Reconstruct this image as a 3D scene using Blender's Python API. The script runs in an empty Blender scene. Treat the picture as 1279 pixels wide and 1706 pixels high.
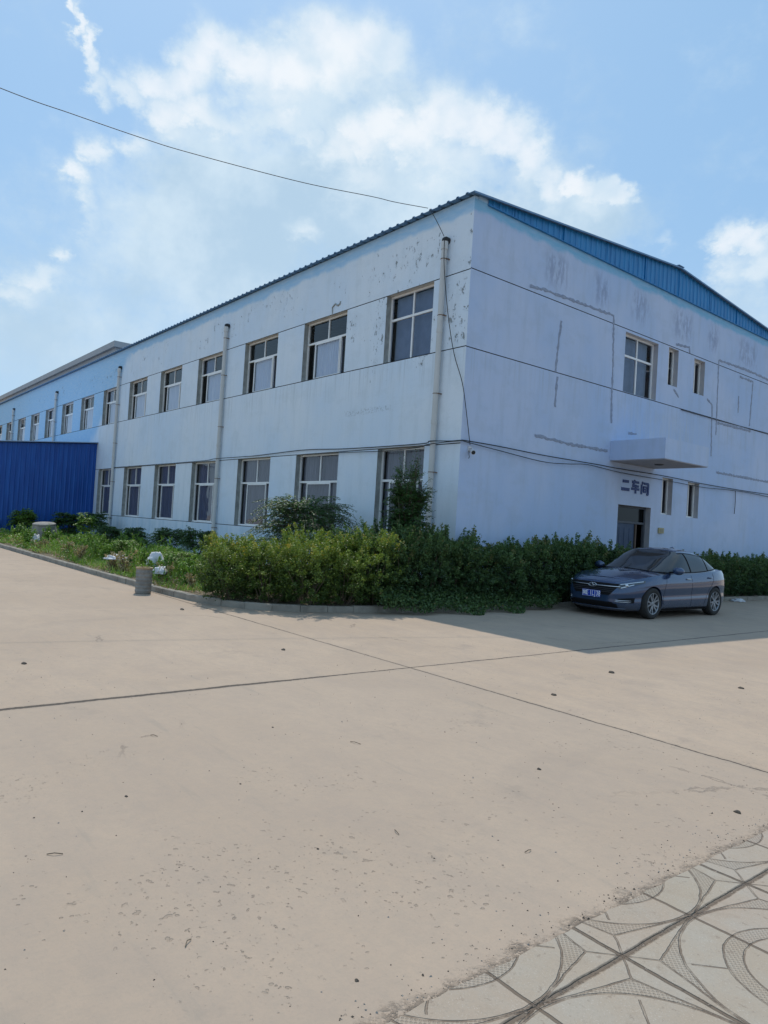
import bpy, bmesh, math, random
import numpy as np
from mathutils import Vector, Matrix
R = math.radians
sc = bpy.context.scene
COL = sc.collection

# ------------------------------------------------------------------ camera
cam_d = bpy.data.cameras.new('camera'); cam = bpy.data.objects.new('camera', cam_d); COL.objects.link(cam)
cam.matrix_world = Matrix(((0.6288251, -0.0231555, 0.7772019, 11.22689),
                           (0.7751640, -0.0595250, -0.6289496, -11.13344),
                           (0.0608266, 0.9979583, -0.0194815, 1.61),
                           (0, 0, 0, 1)))
cam_d.sensor_fit = 'HORIZONTAL'; cam_d.sensor_width = 36.0
cam_d.lens = 36.0 * 1190.756 / 1279.0
cam_d.clip_start = 0.05; cam_d.clip_end = 3000
sc.camera = cam
sc.view_settings.view_transform = 'Standard'; sc.view_settings.look = 'None'
sc.view_settings.gamma = 1.0; sc.view_settings.exposure = 0.0
SUN = Vector((-5.2009, 2.3693, 9.12)).normalized()
SUN_EL = math.asin(SUN.z); SUN_AZ = math.atan2(SUN.x, SUN.y)      # azimuth from +Y towards +X
EXPO = 0.38
sc.view_settings.exposure = EXPO

# ------------------------------------------------------------------ node helpers
class S:
    """a socket with arithmetic"""
    def __init__(s, nt, sock): s.nt = nt; s.k = sock
    def _m(s, op, *a, clamp=False):
        n = s.nt.nodes.new('ShaderNodeMath'); n.operation = op; n.use_clamp = clamp
        for i, v in enumerate((s,) + a):
            if isinstance(v, S): s.nt.links.new(v.k, n.inputs[i])
            else: n.inputs[i].default_value = v
        return S(s.nt, n.outputs[0])
    def __add__(s, o): return s._m('ADD', o)
    def __sub__(s, o): return s._m('SUBTRACT', o)
    def __mul__(s, o): return s._m('MULTIPLY', o)
    def __truediv__(s, o): return s._m('DIVIDE', o)
    def rsub(s, v): return (s * -1.0) + v
    def abs(s): return s._m('ABSOLUTE')
    def sqrt(s): return s._m('SQRT')
    def exp(s): return s._m('EXPONENT')
    def sin(s): return s._m('SINE')
    def mn(s, o): return s._m('MINIMUM', o)
    def mx(s, o): return s._m('MAXIMUM', o)
    def gt(s, o): return s._m('GREATER_THAN', o)
    def lt(s, o): return s._m('LESS_THAN', o)
    def mod(s, o): return s._m('FLOORED_MODULO', o)
    def pow(s, o): return s._m('POWER', o)
    def ss(s, a, b, lo=0.0, hi=1.0):
        n = s.nt.nodes.new('ShaderNodeMapRange'); n.interpolation_type = 'SMOOTHSTEP'
        s.nt.links.new(s.k, n.inputs[0])
        for i, v in zip((1, 2, 3, 4), (a, b, lo, hi)): n.inputs[i].default_value = v
        return S(s.nt, n.outputs[0])

def nsep(nt, vec):
    n = nt.nodes.new('ShaderNodeSeparateXYZ'); nt.links.new(vec, n.inputs[0])
    return [S(nt, n.outputs[i]) for i in range(3)]
def ncomb(nt, x, y, z=0.0):
    n = nt.nodes.new('ShaderNodeCombineXYZ')
    for i, v in enumerate((x, y, z)):
        if isinstance(v, S): nt.links.new(v.k, n.inputs[i])
        else: n.inputs[i].default_value = v
    return n.outputs[0]
def nnoise(nt, vec, scale, detail=4, rough=0.55, dist=0.0):
    n = nt.nodes.new('ShaderNodeTexNoise'); nt.links.new(vec, n.inputs['Vector'])
    n.inputs['Scale'].default_value = scale; n.inputs['Detail'].default_value = detail
    n.inputs['Roughness'].default_value = rough; n.inputs['Distortion'].default_value = dist
    return S(nt, n.outputs['Fac'])
def nvoro(nt, vec, scale, feature='F1', rnd=1.0):
    n = nt.nodes.new('ShaderNodeTexVoronoi'); nt.links.new(vec, n.inputs['Vector'])
    n.feature = feature; n.inputs['Scale'].default_value = scale; n.inputs['Randomness'].default_value = rnd
    return S(nt, n.outputs['Distance']), n
def nmix(nt, fac, a, b):
    n = nt.nodes.new('ShaderNodeMix'); n.data_type = 'RGBA'
    if isinstance(fac, S): nt.links.new(fac.k, n.inputs[0])
    else: n.inputs[0].default_value = fac
    for i, v in ((6, a), (7, b)):
        if isinstance(v, (tuple, list)): n.inputs[i].default_value = (*v[:3], 1)
        else: nt.links.new(v, n.inputs[i])
    return n.outputs[2]
def mscale(nt, vec, sx, sy, sz):
    n = nt.nodes.new('ShaderNodeMapping'); nt.links.new(vec, n.inputs[0]); n.inputs['Scale'].default_value = (sx, sy, sz)
    return n.outputs[0]
def mat(name, color=(.5, .5, .5), rough=.7, metal=0.0, spec=.5, coat=0.0):
    m = bpy.data.materials.new(name); m.use_nodes = True
    b = m.node_tree.nodes['Principled BSDF']
    b.inputs['Base Color'].default_value = (*color, 1); b.inputs['Roughness'].default_value = rough
    b.inputs['Metallic'].default_value = metal; b.inputs['Specular IOR Level'].default_value = spec
    b.inputs['Coat Weight'].default_value = coat; b.inputs['Coat Roughness'].default_value = .04
    m['n'] = 1
    return m, m.node_tree, b
def objco(nt): return nt.nodes.new('ShaderNodeTexCoord').outputs['Object']
def bump(nt, b, h, dist=.01, strength=1.0):
    n = nt.nodes.new('ShaderNodeBump'); n.inputs['Distance'].default_value = dist; n.inputs['Strength'].default_value = strength
    nt.links.new(h.k, n.inputs['Height']); nt.links.new(n.outputs[0], b.inputs['Normal'])
def noisy(name, c1, c2, scale=6, rough=.8, bd=0.0, bs=40, stretch=(1, 1, 1), **k):
    m, nt, b = mat(name, c1, rough, **k)
    v = mscale(nt, objco(nt), *stretch)
    nt.links.new(nmix(nt, nnoise(nt, v, scale, 5).ss(.3, .7), c1, c2), b.inputs['Base Color'])
    if bd: bump(nt, b, nnoise(nt, v, bs, 4), bd)
    return m

# ------------------------------------------------------------------ world: Nishita sky with procedural clouds
w = bpy.data.worlds.new('World'); sc.world = w; w.use_nodes = True
nt = w.node_tree; nt.nodes.clear()
sky = nt.nodes.new('ShaderNodeTexSky'); sky.sky_type = 'NISHITA'; sky.sun_disc = False
sky.sun_elevation = SUN_EL; sky.sun_rotation = SUN_AZ
sky.altitude = 50; sky.air_density = 1.0; sky.dust_density = 1.2; sky.ozone_density = 1.6
tc = nt.nodes.new('ShaderNodeTexCoord').outputs['Generated']
dx, dy, dz = nsep(nt, tc)
az0 = dx._m('ARCTAN2', dy) * 57.2958
el0 = dz._m('ARCSINE') * 57.2958
n1 = nnoise(nt, tc, 9, 7, .62); n1b = nnoise(nt, mscale(nt, tc, 1, 1, 1.6), 34, 6, .62)
nv = nt.nodes.new('ShaderNodeTexNoise'); nt.links.new(tc, nv.inputs['Vector']); nv.inputs['Scale'].default_value = 12; nv.inputs['Detail'].default_value = 6; nv.inputs['Roughness'].default_value = .6
wx, wy, wz = nsep(nt, nv.outputs['Color'])
az = az0 + (wx - .5) * 5.0 + (n1b - .5) * 3.0; el = el0 + (wy - .5) * 4.0 + (n1b - .5) * 2.0
HARD = [(-66.7,32.3,2.05,1.38,1),(-67.8,31.3,1.8,1.51,0.95),(-64.6,32.0,2.79,1.51,1),(-61.3,32.2,2.85,1.52,0.95),(-57.9,33.7,3.38,2.14,1),(-54.3,34.1,2.92,1.81,1),(-71.2,29.7,2.17,1.02,0.9),(-69.0,30.0,2.22,1.2,0.95),(-73.3,28.8,1.47,0.96,0.8),(-74.7,28.4,0.9,0.85,0.75),(-62.2,30.7,4.26,1.57,0.7),(-56.1,32.5,3.39,1.71,0.7),(-70.2,28.0,2.19,0.99,0.85),(-67.5,28.5,2.71,1.14,0.85),(-65.0,28.0,2.07,1.02,0.75),(-68.8,27.0,2.0,0.91,0.6),(-62.9,28.6,1.4,0.8,0.7),(-60.6,29.1,1.9,0.87,0.8),(-59.0,28.4,0.76,0.93,0.7),(-74.4,24.7,1.07,0.8,0.8),(-75.5,23.1,0.97,0.81,0.85),(-72.4,25.7,1.27,0.66,0.7),(-75.2,21.7,0.65,1.13,0.6),(-74.7,20.0,0.57,1.16,0.5),(-76.1,17.5,0.72,0.55,0.8),(-78.0,15.8,2.35,0.79,0.7),(-79.0,14.6,1.91,0.99,0.6),(-76.8,32.6,0.32,0.77,0.9),(-76.3,31.6,0.36,0.88,0.9),(-75.7,30.4,0.44,0.97,0.95),(-75.2,29.3,0.57,0.73,0.9),(-56.6,27.6,2.17,1.51,0.8),(-54.3,28.8,2.42,1.66,0.9),(-52.7,29.8,1.7,1.28,0.95),(-50.4,29.0,2.42,1.48,0.95),(-47.8,30.2,2.41,1.63,1),(-45.2,29.9,2.39,1.63,1),(-43.0,29.1,2.13,1.76,1),(-41.0,27.6,1.87,1.69,0.95),(-39.2,26.2,1.62,1.53,0.85),(-54.6,26.2,3.87,1.93,0.6),(-46.9,27.4,4.31,1.9,0.75),(-42.5,25.8,3.75,1.94,0.6),(-37.0,25.9,1.09,0.77,0.95),(-35.5,25.5,1.34,0.85,1),(-34.1,25.0,0.97,0.77,0.9),(-32.9,24.4,0.35,0.39,0.6),(-36.1,24.3,1.8,0.98,0.6),(-26.8,21.1,1.12,1.16,0.9),(-25.9,21.6,1.18,1.07,0.95),(-24.6,21.1,1.34,1.14,0.9),(-26.1,19.5,1.57,1.18,0.7),(-23.7,19.6,1.51,1.35,0.7),(-58.4,21.8,1.34,0.91,0.7),(-31.4,21.4,0.94,0.8,0.55)]
SOFT = [(-63.0, 23.8, 9.03, 5.33, 0.8), (-68.2, 18.9, 7.77, 5.96, 0.6), (-48.6, 23.8, 10.9, 4.73, 0.9), (-39.9, 22.2, 5.47, 3.23, 0.5), (-34.9, 22.8, 3.08, 2.37, 0.6), (-24.6, 17.3, 3.39, 3.54, 0.7), (-76.9, 12.1, 7.42, 4.47, 0.7), (-57.0, 31.7, 9.69, 4.05, 0.5), (-41.7, 34.9, 3.29, 1.94, 0.25), (-61.0, 16.0, 7.62, 3.46, 0.4),
        (120, 30, 40, 12, .8), (-150, 38, 35, 12, .8), (60, 22, 30, 8, .7), (10, 50, 25, 10, .7)]
def blobs(lst, a_, e_):
    tot = None
    for a, e, ra, re_, wt in lst:
        u = (a_ - a) / ra; v = (e_ - e) / re_
        g = ((u * u + v * v) * -1.0).exp() * wt
        tot = g if tot is None else tot + g
    return tot
def puffs(lst, a_, e_):
    tot = None
    for a, e, ra, re_, wt in lst:
        ra = ra * 1.20 + .08; re_ = re_ * 1.17 + .08
        u = a_._m('MULTIPLY_ADD', 1 / ra, -a / ra); v = e_._m('MULTIPLY_ADD', 1 / re_, -e / re_)
        q = v._m('MULTIPLY_ADD', v, u._m('MULTIPLY_ADD', u, -math.log(wt) * 1.3))
        tot = q if tot is None else tot._m('SMOOTH_MIN', q, .25)
    return tot
d2 = puffs(HARD, az, el)
az2 = az0 + (wx - .5) * 6.0; el2 = el0 + (wy - .5) * 5.0
soft = blobs(SOFT, az2, el2)
nz_ = (n1 - .5) * 1.5 + (n1b - .5) * .9
dh = (d2 * -1.0).exp() + nz_ * .42
mh = dh.ss(.10, .66)
core = dh.ss(.40, .95)
ms = (soft + (n1 - .5) * 1.3 + (n1b - .5) * .5).ss(.0, .9)
skyc = nmix(nt, .72, sky.outputs[0], (2.6, 4.65, 7.05))
veil = nmix(nt, ms, skyc, nmix(nt, nnoise(nt, tc, 7, 5, .6).ss(.35, .65), (3.7, 5.1, 6.45), (5.1, 6.3, 7.3)))
white = nmix(nt, core * nnoise(nt, tc, 16, 4, .5).ss(.25, .6), (5.3, 6.4, 7.3), (7.35, 7.65, 7.95))
low = el0.ss(26, 0) * .7
veil = nmix(nt, low, veil, (4.2, 5.6, 6.95))
cl = nmix(nt, mh * .84, veil, white)
bg = nt.nodes.new('ShaderNodeBackground'); bg.inputs['Strength'].default_value = .097
nt.links.new(cl, bg.inputs['Color'])
wo = nt.nodes.new('ShaderNodeOutputWorld'); nt.links.new(bg.outputs[0], wo.inputs[0])

# ------------------------------------------------------------------ sun
sd = bpy.data.lights.new('sun', 'SUN'); sd.energy = 2.3; sd.angle = R(.5); sd.color = (1, .93, .82)
so = bpy.data.objects.new('sun', sd); COL.objects.link(so)
so.rotation_euler = SUN.to_track_quat('Z', 'Y').to_euler(); so.location = (0, 0, 40)

# ------------------------------------------------------------------ mesh helpers
class MB:
    def __init__(s): s.v = []; s.f = []; s.m = []; s.mats = []
    def mi(s, m):
        if m not in s.mats: s.mats.append(m)
        return s.mats.index(m)
    def add(s, vs, fs, m):
        o = len(s.v); s.v += [tuple(v) for v in vs]; k = s.mi(m)
        for f in fs: s.f.append(tuple(i + o for i in f)); s.m.append(k)
        return s
    def quad(s, a, b, c, d, m): return s.add([a, b, c, d], [(0, 1, 2, 3)], m)
    def box(s, x0, x1, y0, y1, z0, z1, m, M=None):
        vs = [(x, y, z) for z in (z0, z1) for (x, y) in ((x0, y0), (x1, y0), (x1, y1), (x0, y1))]
        if M is not None: vs = [M @ Vector(v) for v in vs]
        return s.add(vs, [(3, 2, 1, 0), (4, 5, 6, 7), (0, 1, 5, 4), (1, 2, 6, 5), (2, 3, 7, 6), (3, 0, 4, 7)], m)
    def grid(s, P, m, closed_u=False, flip=False):
        nu = len(P); nv = len(P[0]); vs = [p for r in P for p in r]; fs = []
        for i in range(nu if closed_u else nu - 1):
            for j in range(nv - 1):
                a, b, c, d = i * nv + j, ((i + 1) % nu) * nv + j, ((i + 1) % nu) * nv + j + 1, i * nv + j + 1
                fs.append((a, d, c, b) if flip else (a, b, c, d))
        return s.add(vs, fs, m)
    def tube(s, pts, r, m, n=8, cap=True):
        pts = [Vector(p) for p in pts]; rs = r if isinstance(r, (list, tuple)) else [r] * len(pts)
        rings = []; up = None
        for i, p in enumerate(pts):
            t = (pts[min(i + 1, len(pts) - 1)] - pts[max(i - 1, 0)]).normalized()
            if up is None:
                up = Vector((0, 0, 1)) if abs(t.z) < .9 else Vector((1, 0, 0))
            a = t.cross(up).normalized(); b = a.cross(t).normalized(); up = b
            rings.append([p + (a * math.cos(q) + b * math.sin(q)) * rs[i] for q in [2 * math.pi * k / n for k in range(n)]])
        o = [v for rr in rings for v in rr]; fs = []
        for i in range(len(rings) - 1):
            for k in range(n):
                fs.append((i * n + k, i * n + (k + 1) % n, (i + 1) * n + (k + 1) % n, (i + 1) * n + k))
        if cap: fs.append(tuple(range(n))[::-1]); fs.append(tuple((len(rings) - 1) * n + k for k in range(n)))
        return s.add(o, fs, m)
    def lathe(s, prof, m, n=32, M=None, cap=False):
        vs = []; fs = []
        for r, z in prof:
            for k in range(n):
                q = 2 * math.pi * k / n; v = Vector((r * math.cos(q), r * math.sin(q), z)); vs.append(M @ v if M is not None else v)
        for i in range(len(prof) - 1):
            for k in range(n): fs.append((i * n + k, i * n + (k + 1) % n, (i + 1) * n + (k + 1) % n, (i + 1) * n + k))
        if cap: fs.append(tuple(range(n))[::-1]); fs.append(tuple((len(prof) - 1) * n + k for k in range(n)))
        return s.add(vs, fs, m)
    def build(s, name, parent=None, smooth=False, loc=None, **k):
        me = bpy.data.meshes.new(name); me.from_pydata(s.v, [], s.f)
        for m in s.mats: me.materials.append(m)
        me.polygons.foreach_set('material_index', s.m)
        if smooth: me.polygons.foreach_set('use_smooth', [True] * len(me.polygons))
        me.update()
        o = bpy.data.objects.new(name, me); COL.objects.link(o)
        if parent is not None: o.parent = parent
        if loc: o.location = loc
        tag(o, **k); return o
def tag(o, label=None, cat=None, group=None, kind=None):
    if label: o['label'] = label
    if cat: o['category'] = cat
    if group: o['group'] = group
    if kind: o['kind'] = kind
    return o
def empty(name, loc=(0, 0, 0), rz=0, label=None, cat=None, group=None):
    o = bpy.data.objects.new(name, None); COL.objects.link(o); o.location = loc; o.rotation_euler = (0, 0, rz)
    o.empty_display_size = .2; return tag(o, label, cat, group)
def smooth_by_angle(o, ang=35):
    me = o.data; me.polygons.foreach_set('use_smooth', [True] * len(me.polygons))
    me.set_sharp_from_angle(angle=R(ang))
def copy_tree(o, parent=None):
    c = o.copy(); COL.objects.link(c); c.parent = parent
    for ch in list(o.children): copy_tree(ch, c)
    return c

# ------------------------------------------------------------------ ground
def concrete_mat():
    m, nt, b = mat('concrete_yard', (.3, .27, .22), .9, spec=.3)
    v = objco(nt); x, y, z = nsep(nt, v)
    big = nnoise(nt, v, .35, 5, .6); mid = nnoise(nt, mscale(nt, v, 1, 1.6, 1), 1.7, 6, .65); fine = nnoise(nt, v, 60, 5, .7)
    c = nmix(nt, big.ss(.3, .7), (.40, .302, .222), (.455, .348, .258))
    c = nmix(nt, mid.ss(.35, .75) * .55, c, (.34, .268, .215))
    c = nmix(nt, nnoise(nt, v, 14, 5, .7).ss(.35, .7) * .22, c, (.26, .235, .20))
    c = nmix(nt, fine.ss(.45, .8) * .35, c, (.25, .225, .19))
    c = nmix(nt, x.gt(5.06) * y.lt(-5.62) * .35 + x.lt(5.06) * y.lt(-5.62) * .12, c, (.345, .278, .222))
    ty = (((x * .55 + y * .2 + (nnoise(nt, v, .25, 2, .5) - .5) * 1.5).mod(2.1)) - 1.0).abs().ss(.16, .05) * nnoise(nt, v, .5, 4, .6).ss(.48, .62)
    c = nmix(nt, ty * .20, c, (.24, .20, .17))
    c = nmix(nt, nnoise(nt, v, .9, 6, .7).ss(.60, .68) * .3, c, (.25, .21, .175))
    # spalled pits: small crescents gathered in patches
    patch = nnoise(nt, v, .55, 4, .6).ss(.50, .66)
    near = ((x - 9.0).abs() * -1.6 + 2.6).mn(1.0).mx(0.0)
    patch = (patch * .75 + near * nnoise(nt, v, 1.5, 3, .5).ss(.42, .6)).mn(1.0)
    vd, _ = nvoro(nt, mscale(nt, v, 1, 1.0, 1), 24); vd2, _ = nvoro(nt, v, 9)
    wob = nnoise(nt, v, 35, 3, .6)
    pit = (vd + (wob - .5) * .5).ss(.20, .12) * nnoise(nt, v, 5, 4, .6).ss(.5, .58) * patch
    pit2 = (vd2 + (wob - .5) * .5).ss(.13, .07) * nnoise(nt, v, 2.2, 3, .6).ss(.52, .6) * patch
    wet = (x - 6.2).ss(-.8, .8) * y.ss(-7.9, -8.8)
    patch2 = (nnoise(nt, v, 1.1, 4, .6) + wet * .07 + (x - 8.6).abs().ss(1.1, .2) * .05).ss(.57, .70) * x.gt(5.06)
    sp3 = nnoise(nt, mscale(nt, v, 1, 1.25, 1), 21, 3, .55).ss(.635, .69) * patch2
    sp4 = nnoise(nt, v, 52, 3, .6).ss(.66, .72) * patch2 * .7
    pits = pit.mx(pit2).mx(sp3).mx(sp4)
    c = nmix(nt, pits * .44, c, (.20, .16, .125))
    # grit specks
    sp, _ = nvoro(nt, v, 5.5); spk = sp.ss(.035, .02) * nnoise(nt, v, 3.1, 2, .5).ss(.5, .6)
    c = nmix(nt, spk * .8, c, (.05, .045, .04))
    # long dusty streaks far out
    st = nnoise(nt, mscale(nt, v, .35, 3.2, 1), 2.0, 5, .65).ss(.58, .72)
    c = nmix(nt, st * .28, c, (.25, .225, .19))
    # slab joints every 4.4 m
    wj = (nnoise(nt, v, 3.0, 4, .6) - .5) * .05; wj2 = (nnoise(nt, v, 22, 4, .6) - .5) * .03
    jx = (x - 5.06 + wj + wj2).abs()
    jy = (y + 5.62 + wj + wj2).abs()
    wid = nnoise(nt, v, .8, 2, .5) * .018 + (y + 6.2).ss(0, -1.5) * .016
    d = (jx - wid).mn(jy - wid * .7)
    jl = d.ss(.006, -.002) * x.lt(9.4)
    jw = d.ss(.06, 0) * .22
    c = nmix(nt, jw, c, (.20, .175, .145))
    c = nmix(nt, jl * .88, c, (.055, .045, .038))
    # hair cracks
    cr, _ = nvoro(nt, mscale(nt, v, 1, 1, 1), .33, 'DISTANCE_TO_EDGE')
    crl = (cr + (nnoise(nt, v, 2.5, 5, .7) - .5) * .1).abs().ss(.006, .0) * nnoise(nt, v, .6, 2, .5).ss(.56, .64)
    c = nmix(nt, crl * .4, c, (.12, .10, .085))
    # dirt line against the paving
    de = (x * -1 + 9.47 + (nnoise(nt, v, 5, 5, .75) - .5) * .42 + .03).ss(.12, -.02) * nnoise(nt, v, 45, 3, .7).ss(.40, .58)
    c = nmix(nt, de * .75, c, (.13, .105, .085))
    nt.links.new(c, b.inputs['Base Color'])
    h = fine * .12 + nnoise(nt, v, 12, 5, .6) * .25 - pits * .4 - jl * 1.5 - crl * .4 + spk * .6 + de * nnoise(nt, v, 80, 3, .7) * 1.2
    bump(nt, b, h, .012)
    return m
M_conc = concrete_mat()
g = MB()
# one sheet reaching the horizon, finer near the yard
xs = [-1500, -400, -120, -60, -20, 0, 9.465, 20, 60, 400, 1500]; ys = [-1500, -400, -100, -30, -5, 20, 60, 200, 1500]
g.grid([[(x, y, 0) for y in ys] for x in xs], M_conc)
g.build('ground', kind='structure')

def paving_mat():
    m, nt, b = mat('patterned_paving', (.4, .37, .33), .85, spec=.3)
    v = objco(nt); x, y, z = nsep(nt, v); P = .522
    wn = (nnoise(nt, v, 9, 3, .6) - .5) * .025
    px = (x - 9.70) / P + wn; py = (y + 8.58) / P + wn
    a = ((px + 1.0).mod(2.0) - 1.0).abs(); bb = ((py + 1.0).mod(2.0) - 1.0).abs()
    r = ((a.rsub(1.0) * a.rsub(1.0)) + (bb.rsub(1.0) * bb.rsub(1.0))).sqrt()
    mi = a.mn(bb); ma = a.mx(bb)
    line = lambda d, wd: (d * P).ss(wd, wd * .45)
    joint = line(a.mn(a.rsub(1.0).abs()), .010).mx(line(bb.mn(bb.rsub(1.0).abs()), .010))
    bj = line(a, .019).mx(line(bb, .013))
    circ = line((r - .965).abs(), .0060).mx(line((r - .66).abs(), .005)).mx(line((r - .52).abs(), .005))
    outside = r.gt(.965)
    sl = (ma.rsub(.97)) * (.19 / .78)
    star = line((mi - sl).abs(), .006) * outside * ma.gt(.17)
    diag = line((a - bb).abs() * .707, .0055) * ((ma.lt(.2) * outside).mx(r.lt(.92) * r.gt(.66)))
    tex = (outside * mi.gt(sl)).mx(r.gt(.52) * r.lt(.66))
    q = 2 * math.pi / .021
    dots = ((x * q).sin() * (y * q).sin()).ss(-.1, .5) * tex
    g1 = circ.mx(star).mx(diag)
    tile_n, vn = nvoro(nt, ncomb(nt, px._m('FLOOR') + .5, py._m('FLOOR') + .5, 0.0), 1.0, rnd=0)
    hue = nnoise(nt, ncomb(nt, px._m('FLOOR') * .37, py._m('FLOOR') * .61, 0.0), 3.0, 1)
    c = nmix(nt, hue.ss(.3, .7), (.335, .295, .225), (.37, .285, .222))
    c = nmix(nt, nnoise(nt, v, 3.5, 5, .65).ss(.35, .7) * .5, c, (.36, .335, .29))
    c = nmix(nt, nnoise(nt, v, 90, 3, .8).ss(.5, .7) * .30, c, (.22, .20, .175))
    c = nmix(nt, nnoise(nt, v, 160, 2, .8).ss(.60, .7) * .30, c, (.62, .60, .55))
    c = nmix(nt, dots * .42, c, (.19, .15, .115))
    c = nmix(nt, nnoise(nt, v, 6, 6, .75).ss(.52, .7) * .35, c, (.26, .205, .155))
    c = nmix(nt, (d_ := nnoise(nt, v, 30, 4, .7)).ss(.60, .68) * .5, c, (.20, .155, .12))
    c = nmix(nt, g1 * (nnoise(nt, v, 14, 3, .6).ss(.3, .6) * .6 + .15), c, (.135, .095, .068))
    dn = nnoise(nt, v, 38, 4, .7)
    c = nmix(nt, joint.mx(bj * dn.ss(.3, .5)) * .82, c, (.115, .082, .058))
    pebb = (dn.ss(.55, .65)) * bj
    c = nmix(nt, pebb * .7, c, (.33, .27, .22))
    nt.links.new(c, b.inputs['Base Color'])
    h = nnoise(nt, v, 110, 3, .7) * .12 - g1 * .6 - joint * .8 - bj * .5 + pebb * .6 - dots * .22
    bump(nt, b, h, .010)
    return m
M_pav = paving_mat()
p = MB(); random.seed(3)
# ragged edge of the tiles against the concrete
ey = [-22 + i * .06 for i in range(int(34 / .06))]
edge = [(9.472 + random.uniform(-.006, .006), yy, .008) for yy in ey]
p.grid([edge, [(18.0, yy, .008) for yy in ey]], M_pav)
p.grid([[(a, b_, -.02) for a, b_, c_ in edge], edge], M_pav)
p.build('paving', kind='structure')

# ------------------------------------------------------------------ planting bed and kerb
KP = [(-62, -5.62), (-30, -5.60), (-7.4, -5.58), (-4.5, -5.57), (-2.2, -5.53), (-1.4, -5.47), (-.9, -5.37), (-.35, -5.17), (.05, -4.90), (.36, -4.50), (.58, -4.05), (.75, -3.5), (.90, -2.8), (1.05, -2.0), (1.13, -1.1), (1.15, 0), (1.15, 20)]
def resample(P, d):
    P = [Vector((a, b_, 0)) for a, b_ in P]; out = [P[0]]; acc = 0
    for i in range(len(P) - 1):
        seg = (P[i + 1] - P[i]); L = seg.length; t = d - acc
        while t <= L: out.append(P[i] + seg * (t / L)); t += d
        acc = L - (t - d)
    return out
M_soil = noisy('bed_soil', (.13, .10, .07), (.22, .18, .12), 5, .95, .03, 25)
M_kerb = noisy('kerb_stone', (.24, .215, .18), (.33, .30, .25), 4, .9, .012, 40)
kp = resample(KP, .5); kb = MB(); rr = random.Random(5)
for i in range(len(kp) - 1):
    a, b_ = kp[i], kp[i + 1]; t = (b_ - a).normalized(); nrm = Vector((-t.y, t.x, 0))   # nrm points into the bed
    a = a + t * .004; b_ = b_ - t * .004
    if a.x < -2: nrm = Vector((0, 1, 0))
    h = .115 + rr.uniform(-.008, .008); dy = rr.uniform(-.008, .008)
    a = a + nrm * dy; b_ = b_ + nrm * dy
    sec = [(0, 0), (0, h - .015), (.015, h), (.10, h), (.10, 0)]
    A = [a + nrm * u + Vector((0, 0, z)) for u, z in sec]; B = [b_ + nrm * u + Vector((0, 0, z)) for u, z in sec]
    kb.add(A + B, [(k, k + 1, 5 + k + 1, 5 + k) for k in range(4)] + [(0, 4, 3, 2, 1), (5, 6, 7, 8, 9)], M_kerb)
kb.build('kerb', kind='structure')
sb = MB(); inn = []
for i in range(len(kp)):
    t = (kp[min(i + 1, len(kp) - 1)] - kp[max(i - 1, 0)]).normalized(); inn.append(kp[i] + Vector((-t.y, t.x, 0)) * .09)
rows = []
for q in inn:
    far = Vector((min(q.x, -.02), .06, 0)) if q.y < -.2 else Vector((.0, q.y, 0))
    if q.x > -.02 and q.y < -.2: far = Vector((-.05, .1, 0))
    rows.append([(q.x + (far.x - q.x) * s_, q.y + (far.y - q.y) * s_, .075 + .05 * math.sin(s_ * 3) * (1 + .4 * math.sin(q.x * 2))) for s_ in (0, .1, .3, .6, .85, 1)])
sb.grid(rows, M_soil)
sb.build('planting_bed', kind='structure', smooth=True)

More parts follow.
